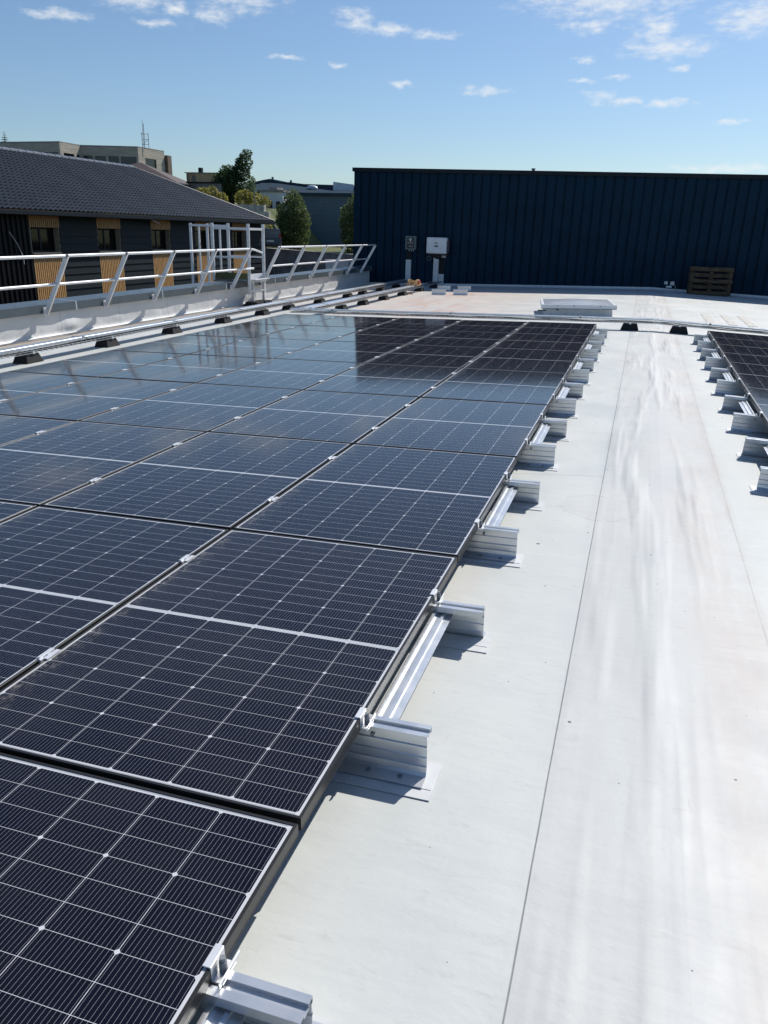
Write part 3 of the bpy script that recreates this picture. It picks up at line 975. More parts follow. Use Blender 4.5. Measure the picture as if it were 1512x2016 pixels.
# base flashing of the membrane
c = MB()
vs = []
for xx in (-8.6, XR, 33):
    vs += [(xx - o0.x, -.09, roof_z(xx) + .001 - o0.z), (xx - o0.x, -.03, roof_z(xx) + .03 - o0.z), (xx - o0.x, -.025, roof_z(xx) + .07 - o0.z), (xx - o0.x, -.004, roof_z(xx) + .072 - o0.z)]
c.add(vs, [(i * 4 + k, i * 4 + k + 1, (i + 1) * 4 + k + 1, (i + 1) * 4 + k) for i in range(2) for k in range(3)])
c.build('base_flashing', PATCH, r)

# ------------------------------------------------------------------ electrical gear on the dark wall
YF = YW - .01
r = thing('inverter', 'white inverter cabinet with rounded corners mounted on the dark wall', 'inverter', (-6.15, YF, .918))
c = MB(); c.bb((-.35, -.30, -.26), (.35, -.06, .26)); c.build('case', WHITEP, r, bevel=.035)
c = MB(); c.prism([(.06 * math.cos(t) * 1.25, .025 * math.sin(t) - .02) for t in [k * math.pi / 10 for k in range(20)]], 1, -.303, -.299); c.build('display', BLACKPL, r)
c = MB()
for i in range(2):
    for k in range(3):
        c.bb((-.055 + i * .06, -.3025, .045 + k * .022), (-.012 + i * .06, -.299, .062 + k * .022))
c.build('marking', GREYPOST, r)
c = MB()
for xx in (-.28, 0, .28):
    for zz in (-.23, .23):
        c.tube([(xx, -.299, zz), (xx, -.304, zz)], .009, 8)
c.build('screw', GREYPOST, r)
c = MB(); c.bb((.352, -.2, -.2), (.42, -.08, .17)); c.bb((-.3, -.05, -.4), (.33, -.01, -.26)); c.build('cooling_unit', mat('dark_purple_grey', (.05, .035, .06), .6), r)
c = MB()
for k in range(7):
    x0 = -.25 + k * .08
    c.tube([(x0, -.15, -.26), (x0 + .02, -.15, -.34), (.02 + k * .025, -.1, -.44)], .011, 6)
c.build('cable', BLACKPL, r)
c = MB(); c.tube([(-.28 + .07 * math.cos(t), -.12, -.42 + .07 * math.sin(t)) for t in [k * .45 for k in range(15)]], .012, 6); c.build('cable_loop', GREYBOX, r)
def duct(name, label, x0, x1, z0, z1, dy=.09):
    t = thing(name, label, 'cable duct', ((x0 + x1) / 2, YF, z0))
    w_ = (x1 - x0) / 2
    m_ = MB(); m_.bb((-w_, -dy, 0), (w_, -.005, z1 - z0)); m_.build('cover', DUCT, t, bevel=.006)
    m_ = MB(); m_.bb((-w_ * .5, -dy - .001, (z1 - z0) * .72), (w_ * .2, -dy + .001, (z1 - z0) * .72 + .012)); m_.build('clip', GREYPOST, t)
duct('cable_duct', 'tall pale grey cable duct rising to the underside of the white inverter', -6.275, -6.095, -.36, .52)
duct('cable_duct', 'short pale grey cable duct at the foot of the wall beside the tall inverter duct', -6.08, -5.90, -.36, -.01, .08)
duct('cable_duct', 'pale grey cable duct under the blue grey meter box', -7.265, -7.085, -.38, .42)
t = thing('cable_run', 'bundle of black cables dropping from the right underside of the white inverter', 'cables', (-5.98, YF, 0))
m_ = MB()
for k in range(5):
    m_.tube([(-.08 + k * .04, -.05, .66), (-.08 + k * .04, -.05, .3), (-.07 + k * .035, -.05, -.03)], .013, 6)
m_.build('cable', BLACKPL, t)
m_ = MB(); m_.bb((-.03, -.075, .53), (.11, -.06, .60)); m_.build('tag', WHITEP, t)
t = thing('cable_run', 'bundle of black cables between the meter box and the duct below it', 'cables', (-7.17, YF, 0))
m_ = MB()
for k in range(5):
    m_.tube([(-.07 + k * .035, -.05, .42), (-.07 + k * .035, -.05, .74)], .013, 6)
m_.build('cable', BLACKPL, t)
r = thing('meter_box', 'blue grey breaker box with clear door mounted on the dark wall left of the inverter', 'breaker box', (-7.10, YF, .975))
c = MB(); c.bb((-.19, -.16, -.225), (.19, 0, .225)); c.build('case', GREYBOX, r, bevel=.012)
c = MB(); c.bb((-.135, -.168, -.18), (.135, -.160, .18)); dw = c.build('door', BLUEGLASS, r, bevel=.004)
c = MB()
for row in range(3):
    for k in range(4):
        if (row, k) in ((2, 0), (0, 3)): continue
        c.bb((-.10 + k * .052, -.172, .11 - row * .11 - .02), (-.065 + k * .052, -.168, .11 - row * .11 + .025))
c.build('breaker', GREYPOST, dw)
c = MB(); c.bb((-.02, -.174, .05), (.02, -.168, .15)); c.build('sticker', WHITEP, dw)
c = MB()
for xx in (-.06, .02, .09):
    c.tube([(xx, -.08, -.225), (xx, -.08, -.27)], .018, 8)
c.build('gland', DUCT, r)

# coil of rope and cut-offs on the end of the shorter tray
r = thing('rope_coil', 'tangled tan rope with a red plug on the end of the shorter cable tray', 'rope', (-5.93, 23.7, roof_z(-5.9) + .205))
c = MB(); rr = random.Random(5)
for k in range(7):
    ph = rr.random() * 6
    ax, ay = .10 + rr.random() * .12, .10 + rr.random() * .28
    c.tube([(ax * math.cos(t + ph) + rr.random() * .02, ay * math.sin(t + ph * 1.7) + rr.random() * .03 - .05, .01 + .03 * k * .7 + .035 * math.sin(2 * t + ph)) for t in [i * .5 for i in range(14)]], .011, 6)
c.build('rope', TAN, r, smooth=60)
c = MB(); c.bb((.02, .18, 0.0), (.15, .30, .11)); c.tube([(.085, .30, .05), (.085, .36, .08)], .03, 8); c.build('plug', RED, r, bevel=.015)
r = thing('cord_scrap', 'short tan cord scrap lying on the roof near the tray end', 'cord', rp(-5.75, 22.6, .012))
c = MB(); c.tube([(-.12, 0, 0), (-.05, .06, .02), (.02, -.03, .01), (.08, .05, .02), (.13, .0, 0)], .012, 6); c.build('cord', TAN, r, smooth=60)
# four spare rail pieces
def offcut(x, y, lab):
    t = thing('rail_offcut', lab, 'rail offcut', rp(x, y, .002), (0, -T, 0), 'aluminium rail offcuts lying before the dark wall')
    m_ = MB(); m_.strip([(-.06, .004), (-.012, .006), (-.003, .03), (0, .05), (0, .135), (-.006, .138), (-.006, .150), (.04, .150), (.045, .135)], 0, -.21, .21, .003)
    m_.build('web', ALU, t)
    m_ = MB(); m_.bb((-.2, -.06, .0045), (.2, -.03, .007)); m_.build('flange', ALU, t)
offcut(-4.93, 22.9, 'silver rail offcut on the roof, left one of the front pair before the dark wall')
offcut(-4.30, 22.95, 'silver rail offcut on the roof, right one of the front pair before the dark wall')
offcut(-5.22, 24.72, 'silver rail offcut in the wall shadow, left one of the rear pair')
offcut(-4.58, 24.75, 'silver rail offcut in the wall shadow, right one of the rear pair')
# pallets
def pallet(loc, lean, lab):
    t = thing('wooden_pallet', lab, 'pallet', loc, (R(90 - lean), 0, R(2)), 'dark wooden pallets leaning on the wall')
    rr = random.Random(int(loc[0] * 100))
    mz = .144
    for k, yy in enumerate((.055, .235, .40, .58, .745)):
        m_ = MB(); m_.bb((-.61, yy - .055, mz - .144), (.61, yy + .055, mz - .122)); m_.build('deck_board', PALLET, t, bevel=.003)
    for xx in (-.55, 0, .55):
        m_ = MB(); m_.bb((xx - .05, .0, mz - .1215), (xx + .05, .80, mz - .100)); m_.build('cross_board', PALLET, t)
        for yy in (.05, .40, .75):
            m_ = MB(); m_.bb((xx - .05, yy - .05, mz - .0995), (xx + .05, yy + .05, mz - .022)); m_.build('block', PALLET, t)
    for yy in (.05, .40, .75):
        m_ = MB(); m_.bb((-.61, yy - .05, mz - .0215), (.61, yy + .05, mz)); m_.build('runner', PALLET, t)
pallet((2.63, 26.72, roof_z(2.63) + .005), 8, 'dark weathered wooden pallet leaning in front against the dark wall')
pallet((2.60, 27.02, roof_z(2.6) + .005), 8, 'wooden pallet sandwiched between the front pallet and the dark wall')
def socket(x, z, w_, h_, lab):
    t = thing('wall_socket', lab, 'socket', (x, YF, z), group='small white electrical boxes on the dark wall')
    m_ = MB(); m_.bb((-w_ / 2, -.06, -h_ / 2), (w_ / 2, 0, h_ / 2)); m_.build('box', WHITEP, t, bevel=.006)
    m_ = MB(); m_.bb((-w_ / 2 + .012, -.066, -h_ / 2 + .012), (w_ / 2 - .012, -.0605, h_ / 2 - .012)); m_.build('cover', DUCT, t, bevel=.003)
socket(1.37, .04, .10, .09, 'small white electrical box, left one of the upper pair near the pallets')
socket(1.56, .03, .12, .11, 'larger white electrical box, right one of the upper pair near the pallets')
socket(1.47, -.075, .17, .06, 'flat white double socket below the two boxes near the pallets')
t = tag(MB().tube([(1.62, YF - .03, .02), (1.68, YF - .04, -.1), (1.66, YF - .05, -.2), (1.60, YF - .06, -.245)], .007, 6).build('socket_cable', DUCT, None, smooth=60), 'thin white cable hanging beside the right white box on the dark wall', 'cable')
# old membrane patches on the right fall
for k, (px, nm) in enumerate(((2.07, 'left'), (2.49, 'middle'), (2.86, 'right'))):
    m_ = MB()
    for a, bq in (((-.085, -1.15, 0), (.085, 1.15, .0028)),):
        m_.bb(a, bq)
    o = m_.build('membrane_strip', mat('patch_grime_' + nm, (.50, .485, .44), .7, 0, .18, 4), None)
    tag(o, f'thin dirty membrane strip on the roof behind the right block, {nm} of three', 'membrane strip', 'dirty membrane strips behind the right panel block')
    o.location = rp(px, 18.5 + .1 * k, .003); o.rotation_euler = (0, T, 0)

# ------------------------------------------------------------------ black timber-clad building on the left
XF, YE = -17.0, 36.0
ZB = -1.9
r = thing('black_clad_building', 'single storey black clad building with larch slat bands and a dark tiled roof', 'building', (XF, 16, ZB))
o0 = Vector((XF, 16, ZB))
CAM_SCALE[0] = 1.65  # building scaled up about the camera position, root location included
r.location = (-28.46, 26.16, -4.01)
WY = [20.43 + 3.13 * k for k in range(-4, 5)]; WW = 1.29
ZS, ZT, ZH = .40, 1.135, 1.545
def siding(ya, yb):
    m_ = MB(); z = ZB; pts = []
    while z < ZH:
        z2 = min(ZH, z + .232)
        pts += [(.034, z - o0.z), (.003, z2 - o0.z)]
        z = z2
    poly = pts + [(-.12, ZH - o0.z), (-.12, 0)]
    # polygon is (x,z)
    m_.prism(poly, 1, ya - o0.y, yb - o0.y)
    m_.build('siding_panel', BLACKBOARD, r)
edges = [16.42]
for k, wy in enumerate(WY):
    if k < 4:
        continue
    nxt = WY[k + 1] if k + 1 < len(WY) else YE
    siding(wy + WW, nxt)
# ribbed part left of the first window
m_ = MB(); pr = []
yv = 4.0
while yv < 20.22:
    pr += [(yv, .0), (yv + .11, .0), (yv + .12, .035), (yv + .19, .035)]
    yv += .2
pr.append((20.43, 0))
n = len(pr)
m_.add([(p[1], p[0] - o0.y, 0) for p in pr] + [(p[1], p[0] - o0.y, ZH - o0.z) for p in pr], [(i, i + 1, n + i + 1, n + i) for i in range(n - 1)])
m_.build('ribbed_panel', BLACKRIB, r)
for k, wy in enumerate(WY):
    if k < 4: continue
    a, bq = wy - o0.y, wy + WW - o0.y
    for z0, z1 in ((ZT, ZH), (ZB, ZS)):
        m_ = MB(); nn = 15
        for i in range(nn):
            yy = a + .01 + (bq - a - .06) * i / (nn - 1)
            m_.bb((-.03, yy, z0 - o0.z + .002), (.030, yy + .044, z1 - o0.z - .002))
        sb = m_.build('slat_band', WOOD, r)
        m_ = MB(); m_.bb((-.045, a, z0 - o0.z + .004), (-.032, bq, z1 - o0.z - .004)); m_.build('backing', BLACKBACK, sb)
    wd = MB()
    for p, q_ in (((-.245, a + .0, ZS - o0.z), (-.20, a + .06, ZT - o0.z)), ((-.245, bq - .06, ZS - o0.z), (-.20, bq, ZT - o0.z)), ((-.245, a + .06, ZT - o0.z - .06), (-.20, bq - .06, ZT - o0.z)), ((-.245, a + .06, ZS - o0.z), (-.20, bq - .06, ZS - o0.z + .06)), ((-.24, (a + bq) / 2 - .03, ZS - o0.z + .06), (-.205, (a + bq) / 2 + .03, ZT - o0.z - .06))):
        wd.bb(p, q_)
    w_ = wd.build('window', DARKCAP, r)
    m_ = MB(); m_.bb((-.235, a + .06, ZS - o0.z + .06), (-.225, bq - .06, ZT - o0.z - .06)); m_.build('pane', DARKGLASS, w_)
    m_ = MB(); m_.bb((-.20, bq - .03, ZS - o0.z + .012), (-.002, bq - .001, ZT - o0.z - .002)); m_.build('reveal', REVEAL, w_)
    m_ = MB(); m_.bb((-.20, a + .001, ZS - o0.z + .012), (-.002, a + .03, ZT - o0.z - .002)); m_.build('reveal', REVEAL, w_)
    m_ = MB(); m_.bb((-.20, a + .001, ZS - o0.z - .03), (.06, bq - .03, ZS - o0.z + .010)); m_.build('sill', WOODPALE, w_)
m_ = MB(); m_.bb((-8.2, YE - .12 - o0.y, 0), (-.125, YE - o0.y, ZH - o0.z)); m_.bb((-8.2, 4 - o0.y, 0), (-.26, 4.2 - o0.y, ZH - o0.z)); m_.bb((-8.2, 4.2 - o0.y, 0), (-8.0, YE - .12 - o0.y, ZH - o0.z)); m_.bb((-.42, 4.2 - o0.y, 0), (-.32, YE - .13 - o0.y, ZH - o0.z))
m_.build('side_wall', BLACKBOARD, r)
# hipped roof of interlocking tiles
XE, ZE = XF + .42, 1.60
XRG, ZRG = -21.1, 3.60
YEE = YE + .35
run = XE - XRG
def roof_tiles():
    mt, nt, bq = new_mat('dark_roof_tiles')
    q = NT(nt)
    P = q.coord('Object')
    v = q.n('ShaderNodeTexVoronoi'); v.inputs['Scale'].default_value = 3.2; q.l(P, v.inputs['Vector'])
    q.l(q.mix(q.xyz(v.outputs['Color'])[0], (.021, .025, .032), (.033, .038, .046)), bq.inputs['Base Color'])
    bq.inputs['Roughness'].default_value = .42
    bq.inputs['Specular IOR Level'].default_value = .55
    return mt
TILES = roof_tiles()
m_ = MB(); rows = []
ncourse = 21
slope = Vector((XRG - XE, 0, ZRG - ZE)); sl = slope.length; sn = Vector((-(ZRG - ZE), 0, XRG - XE)).normalized() * -1
tw = .215
for cidx in range(ncourse):
    for e in (0, 1):
        t = (cidx + (0 if e == 0 else .97)) / ncourse
        lift = .044 if e == 0 else .010
        row = []
        yend = YEE - run * t
        base = Vector((XE, 0, ZE)) + slope * t
        ny = int((yend - 3.6) / (tw / 8))
        for k in range(1081):
            yv = 3.6 + (YEE - 3.6) * k / 1080
            yv = min(yv, yend)
            ph = (yv / tw) % 1.0
            h_ = .032 * (math.sin(math.pi * ph / .62) if ph < .62 else -.25 * math.sin(math.pi * (ph - .62) / .38))
            p = base + sn * (lift + h_)
            row.append((p.x - o0.x, yv - o0.y, p.z - o0.z))
        rows.append(row)
m_.v = []; m_.f = []
m_.grid(rows)
roof = m_.build('roof', TILES, r, smooth=45)
m_ = MB()
# hip face and back slope
rg0 = (XRG - o0.x, 3.6 - o0.y, ZRG - o0.z); rg1 = (XRG - o0.x, YEE - run - o0.y, ZRG - o0.z)
c0 = (XE - o0.x, YEE - o0.y, ZE - o0.z); c1 = (2 * XRG - XE - o0.x, YEE - o0.y, ZE - o0.z); c2 = (2 * XRG - XE - o0.x, 3.6 - o0.y, ZE - o0.z); c3 = (XE - o0.x, 3.6 - o0.y, ZE - o0.z)
m_.add([rg0, rg1, c0, c1, c2, c3], [(1, 2, 3), (0, 1, 3, 4), (0, 4, 5)])
m_.build('hip_face', TILES, roof)
def capline(name, a, bq, mt, rad=.085):
    a, bq = Vector(a), Vector(bq); n_ = max(2, int((bq - a).length / .38)); q = MB()
    for i in range(n_):
        p, s_ = a.lerp(bq, i / n_), a.lerp(bq, (i + 1.06) / n_)
        q.tube([p, s_], rad, 10, True, rad * .86)
    return q.build(name, mt, roof, smooth=50)
capline('ridge_cap', (rg0[0], rg0[1], rg0[2] + .01), (rg1[0], rg1[1], rg1[2] + .01), mat('glazed_ridge', (.16, .16, .17), .16, 0, .1, 3, coat=.6), .09)
capline('hip_cap', (rg1[0], rg1[1], rg1[2] + .0), (c0[0], c0[1], c0[2] + .02), TILES, .07)
m_ = MB(); m_.prism([(.0, -.02), (.13, -.02), (.13, -.135), (.10, -.155), (.03, -.155), (.0, -.135)], 1, 3.6 - o0.y, YEE - o0.y)
for v in range(len(m_.v)):
    a = m_.v[v]; m_.v[v] = (a[0] + XE - o0.x - .03, a[1], a[2] + ZE - o0.z + .02)
gt = m_.build('gutter', DARKCAP, r, bevel=.01)
m_ = MB(); m_.bb((-.02, 3.6 - o0.y, ZH - o0.z), (XE - o0.x - .031, YEE - .05 - o0.y, ZH + .03 - o0.z)); m_.build('soffit', DARKCAP, r)
m_ = MB(); m_.tube([(.10, 3.5, 2.9), (.12, 3.75, 2.55), (.13, 3.9, 2.2), (.11, 3.92, 2.0)], .012, 6)
m_.build('loose_cable', DUCT, r, smooth=60)
m_ = MB()
m_.tube([(.36, 20.0 - 16 + 6.3, 3.37), (.32, 10.6, 3.3), (.2, 11.0, 3.26)], .02, 6)
m_.build('pipe_stub', DUCT, r)
m_ = MB(); m_.tube([(.43, YEE - .1 - o0.y, ZE - .07 - o0.z), (.25, YEE + .75 - o0.y, ZE - .33 - o0.z)], .035, 8); m_.build('downpipe', DUCT, r)

CAM_SCALE[0] = 1.0
# ------------------------------------------------------------------ trees
def leaf_cloud(blobs, n, size, seed, up=.0, flat=.0):
    rr = random.Random(seed); m_ = MB()
    vol = [b_[1][0] * b_[1][1] * b_[1][2] for b_ in blobs]; tot = sum(vol)
    vs, fs = [], []
    for (c_, rad), v in zip(blobs, vol):
        for _ in range(max(6, int(n * v / tot))):
            while True:
                p = Vector((rr.uniform(-1, 1), rr.uniform(-1, 1), rr.uniform(-1, 1)))
                if .25 < p.length < 1.0: break
            if p.length < .7 and rr.random() < .55:
                p = p.normalized() * rr.uniform(.7, 1.0)
            if mnoise.noise(Vector((p.x * 2.1 + seed, p.y * 2.1, p.z * 2.1 + c_[0]))) < -.16 and rr.random() < .8:
                continue
            pos = Vector((c_[0] + p.x * rad[0], c_[1] + p.y * rad[1], c_[2] + p.z * rad[2]))
            a = Vector((rr.gauss(0, 1), rr.gauss(0, 1), rr.gauss(0, 1) + up)).normalized()
            bq = a.orthogonal().normalized()
            bq = (bq * math.cos(rr.random() * 6) + a.cross(bq) * math.sin(rr.random() * 6)).normalized()
            s_ = size * rr.uniform(.6, 1.4)
            k = len(vs)
            vs += [pos - a * s_ * .6, pos + bq * s_ * .32, pos + a * s_ * .6, pos - bq * s_ * .32]
            fs.append((k, k + 1, k + 2, k + 3))
    m_.add(vs, fs)
    return m_
def tree(name, label, cat, loc, trunk, blobs, n, size, leaf, seed, group=None, branches=(), up=0.):
    t = thing(name, label, cat, loc, group=group)
    m_ = MB(); m_.tube(trunk[0], trunk[1], 8, True, trunk[1] * .4)
    for br in branches:
        m_.tube(br, trunk[1] * .35, 6, True, trunk[1] * .1)
    m_.build('trunk', TRUNK, t, smooth=60)
    leaf_cloud(blobs, n, size, seed, up).build('crown', leaf, t)
    return t
# large dark tree on the bank
X0, Y0, Z0 = -45.0, 85, 3.4
tree('broadleaf_tree', 'tall dark broadleaf tree with a lopsided crown on the bank beyond the black building', 'tree', (X0, Y0, Z0),
     ([(0, 0, 0), (.1, 0, 1.4), (.4, 0, 3.0), (1.4, 0, 5.4)], .22),
     [((-1.1, 0, 1.9), (1.5, 1.5, 1.15)), ((-.9, .2, 3.0), (1.2, 1.3, .9)), ((.4, -.3, 2.6), (1.4, 1.5, 1.3)), ((1.1, 0, 3.5), (1.2, 1.1, .9)), ((1.8, 0, 4.7), (.85, .9, 1.1)), ((2.0, .1, 5.6), (.6, .6, .5)), ((2.4, 0, 2.4), (.55, .8, .9)), ((-2.2, 0, 1.5), (.7, .8, .6)), ((.9, .2, 4.4), (.45, .5, .5)), ((2.0, 0, 1.2), (.9, .9, .8)), ((-.2, 0, 1.1), (1.6, 1.2, .7)), ((-.3, 0, 3.7), (1.1, 1.1, .75)), ((-1.7, 0, 2.7), (.9, .9, .8)), ((1.2, 0, 4.5), (.75, .7, .7))],
     14000, .20, LEAF_DARK, 3, branches=[[(.1, 0, 1.2), (-1.0, .2, 2.4), (-1.6, .3, 3.0)], [(.3, 0, 2.5), (1.4, -.3, 3.4), (2.2, 0, 3.7)]])
# thin birch-like tree beside it
tree('slim_tree', 'thin sparse young tree with bare twigs right of the dark tree', 'tree', (-40.0, 80, 3.2),
     ([(0, 0, 0), (.05, 0, 1.2), (-.1, 0, 2.6), (-.35, 0, 4.3)], .06),
     [((.1, 0, 1.6), (.5, .4, .8)), ((.3, 0, 2.6), (.28, .3, .5)), ((-.4, 0, 1.2), (.4, .3, .5))], 420, .15, LEAF_MID, 9, branches=[[(0, 0, 1.0), (.4, 0, 2.0), (.45, 0, 2.9)], [(0, 0, 1.6), (-.4, 0, 2.4), (-.5, 0, 3.2)]])
def bush(label, loc, blobs, n, size, leaf, seed, grp):
    t = thing('shrub', label, 'shrub', loc, group=grp)
    m_ = MB(); rr = random.Random(seed)
    for k in range(6):
        a = rr.random() * 6
        m_.tube([(0, 0, -.2), (.3 * math.cos(a), .3 * math.sin(a), .5), (.5 * math.cos(a), .5 * math.sin(a), .9)], .03, 5, True, .01)
    m_.build('stem', TRUNK, t)
    leaf_cloud(blobs, n, size, seed, .8).build('foliage', leaf, t)
GRP = 'yellow green shrubs on the bank'
bush('yellow green bamboo-like shrub at the far left end of the bank, above the black roof', (-46.6, 80, 3.6), [((0, 0, .6), (1.3, .7, .8)), ((.8, 0, .9), (.8, .6, .7))], 1300, .22, LEAF_YEL, 21, GRP)
bush('yellow green shrub in front of the dark tree trunk', (-44.0, 79.5, 3.4), [((-.4, 0, .9), (.9, .7, 1.0)), ((.7, 0, .5), (.8, .7, .8))], 1300, .22, LEAF_YEL, 22, GRP)
bush('widest yellow green shrub above the block retaining wall', (-39.6, 79, 3.4), [((-.7, 0, .7), (1.2, .8, .9)), ((.7, 0, .5), (1.2, .8, .8)), ((1.6, 0, .4), (.7, .7, .6))], 2000, .2, LEAF_YEL, 23, GRP)
bush('green shrub growing below the block retaining wall, behind the roof corner', (-32.2, 71, -.4), [((0, 0, 1.4), (1.1, .9, 1.5)), ((-.9, 0, .9), (.9, .8, 1.1)), ((.6, 0, 2.0), (.7, .6, .8))], 1900, .2, LEAF_MID, 24, GRP)
bush('yellowish shrub squeezed between the black roof corner and the van', (-31.6, 66, -.4), [((-.2, 0, 1.2), (1.0, .8, 1.0)), ((-1.0, 0, 1.7), (.8, .7, .8))], 1300, .2, LEAF_YEL, 25, GRP)
def cypress(label, loc, h, wd, seed, n=15000):
    blobs = [((0, 0, h * .10), (wd * .43, wd * .43, h * .12)), ((.02, 0, h * .27), (wd * .48, wd * .48, h * .2)), ((0, 0, h * .46), (wd * .5, wd * .5, h * .2)), ((-.05 * wd, 0, h * .63), (wd * .44, wd * .44, h * .16)), ((.02, 0, h * .77), (wd * .31, wd * .31, h * .13)), ((-.03, 0, h * .89), (wd * .18, wd * .18, h * .10)), ((.3 * wd, 0, h * .55), (wd * .2, wd * .2, h * .1)), ((-.34 * wd, 0, h * .5), (wd * .2, wd * .2, h * .1))]
    tree('cypress_tree', label, 'tree', loc, ([(0, 0, -.2), (0, 0, h * .8)], .1), blobs, n, .14, LEAF_CYP, seed, 'dense columnar cypress trees before the blue grey hall', up=1.6)
cypress('dense column shaped cypress standing free before the blue grey hall', (-28.85, 66, -.45), 5.1, 3.1, 41)
cypress('dense cypress half hidden by the left corner of the dark hall', (-22.18, 64, -.56), 5.1, 3.2, 42)  # second cypress pushed back along the camera's line of sight
# fir behind the concrete building
t = thing('fir_tree', 'small dark fir tip showing behind the concrete building at the left edge', 'tree', (-89.3, 100, 8))
m_ = MB(); m_.tube([(0, 0, 0), (0, 0, 5.1)], .12, 6, True, .02); m_.build('trunk', TRUNK, t)
m_ = MB(); rr = random.Random(2)
for k in range(16):
    z = 5.0 - k * .28; rad = .16 + k * .15
    for i in range(16):
        a = i / 16 * 6.283 + k * .7; l_ = rad * rr.uniform(.7, 1.15)
        d = Vector((math.cos(a), math.sin(a), -.25)); s_ = Vector((-math.sin(a), math.cos(a), 0))
        p = Vector((0, 0, z))
        m_.add([p, p + d * l_ * .6 + s_ * .14 * (1 + k * .12), p + d * l_, p + d * l_ * .6 - s_ * .14 * (1 + k * .12)], [(0, 1, 2, 3)])
m_.build('crown', LEAF_DARK, t)

# ------------------------------------------------------------------ background buildings
# raw concrete building with stepped facade
r = thing('concrete_building', 'large raw concrete building with stepped facade and dark windows on the hill', 'building', (-75, 95, 3))
o0 = Vector((-75, 95, 3))
plan = [(-84.66, 94), (-74.72, 93.5), (-74.93, 98), (-67.2, 100), (-66.95, 106)]
ext = [(-104, 95)] + plan + [(-76.8, 120), (-104, 120)]
ZTOP = 11.0
def wallseg(p, q_, z0, z1, th=.3):
    a, bq = Vector((p[0], p[1])), Vector((q_[0], q_[1])); d = (bq - a).normalized(); nrm = Vector((-d.y, d.x))
    return [(a.x - o0.x, a.y - o0.y), (bq.x - o0.x, bq.y - o0.y), (bq.x + nrm.x * th - o0.x, bq.y + nrm.y * th - o0.y), (a.x + nrm.x * th - o0.x, a.y + nrm.y * th - o0.y)]
openings = {1: [(.672, .965)], 2: [(.16, .66), (.78, .93)], 3: [(.03, .20), (.24, .43), (.475, .66), (.69, .965)], 4: [(.25, .67)]}
for k in range(len(ext) - 1):
    p, q_ = ext[k], ext[k + 1]
    f0, f1 = Vector(p), Vector(q_)
    m_ = MB()
    m_.prism(wallseg(p, q_, 0, 0), 2, 9.85 - o0.z, ZTOP - o0.z)
    m_.prism(wallseg(p, q_, 0, 0), 2, -1, 7.4 - o0.z)
    t = 0
    for (u0, u1) in openings.get(k, []) + [(1, 1)]:
        if u0 > t + .005:
            m_.prism(wallseg(f0.lerp(f1, t), f0.lerp(f1, u0), 0, 0), 2, 7.4 - o0.z, 9.85 - o0.z)
        t = u1
    m_.build('facade', CONCRETE, r)
    for (u0, u1) in openings.get(k, []):
        a, bq = f0.lerp(f1, u0), f0.lerp(f1, u1)
        d = (bq - a).normalized(); nrm = Vector((-d.y, d.x)) * .16
        w_ = MB(); w_.prism(wallseg(a + nrm, bq + nrm, 0, 0, .06), 2, 7.42 - o0.z, 9.84 - o0.z); w_.build('window', BLUEGLASS if k in (1, 3) else DARKGLASS, r)
m_ = MB(); m_.prism([(p[0] - o0.x, p[1] - o0.y) for p in ext], 2, ZTOP + .003 - o0.z, ZTOP + .16 - o0.z); m_.build('roof_edge', CONCRETE2, r)
m_ = MB(); m_.bb((-67.35 - o0.x, 106.2 - o0.y, -1), (-66.55 - o0.x, 107.2 - o0.y, 10.6 - o0.z)); m_.build('annex', mat('rusty_boards', (.17, .125, .10), .8, 0, .3, 3, stretch=(4, 4, .5)), r)
t = thing('antenna_mast', 'thin lattice antenna mast on the roof of the concrete building', 'antenna', (-63.2 - 3.6, 102, ZTOP + .1))
t.location = (-67.2, 102, ZTOP + .1)
m_ = MB()
for a, h_ in ((-.55, 2.0), (-.2, 3.1), (.45, 1.9)):
    m_.tube([(a, 0, 0), (a, 0, h_)], .045, 5)
m_.tube([(-.42, .1, 0), (-.42, .1, 3.6)], .03, 5)
m_.build('mast', GREYPOST, t)
m_ = MB()
for z in (.5, 1.1, 1.8):
    m_.tube([(-.55, 0, z), (.45, 0, z)], .035, 4)
m_.tube([(-.5, 0, .5), (.4, 0, 1.1)], .03, 4); m_.tube([(.4, 0, 1.1), (-.2, 0, 1.8)], .03, 4); m_.tube([(-.8, 0, 1.9), (-.5, 0, 1.9)], .03, 4)
m_.build('brace', GREYPOST, t)
# brown tiled house behind the black one
r = thing('brown_roof_house', 'house with a hipped brown tiled roof peeping over the black building', 'house', (-60.3, 82.3, -.67))
CAM_SCALE[0] = 1.5  # house enlarged and moved back along the line of sight from the camera
m_ = MB()
ap, e1 = (3.6, 0, 5.64), (8.35, 0, 4.12)
m_.add([(3.6, 0, 5.64), (8.6, -3.0, 4.08), (-2.0, -4.4, 3.9), (1.2, -1, 5.0), (6.2, 3.6, 4.25), (-2, 5, 3.9), (-3, 0.2, 4.6)], [(0, 1, 4), (0, 2, 1), (0, 4, 5), (0, 5, 2)])
m_.build('roof', BROWNROOF, r)
m_ = MB(); m_.bb((-1.5, -2.9, -2), (5.6, 3.0, 3.9)); m_.build('wall', mat('dark_house_wall', (.12, .105, .09), .9), r)
m_ = MB(); m_.tube([(8.62, -3.05, 4.03), (6.22, 3.65, 4.2)], .07, 6); m_.build('gutter', DARKCAP, r)
CAM_SCALE[0] = 1.0
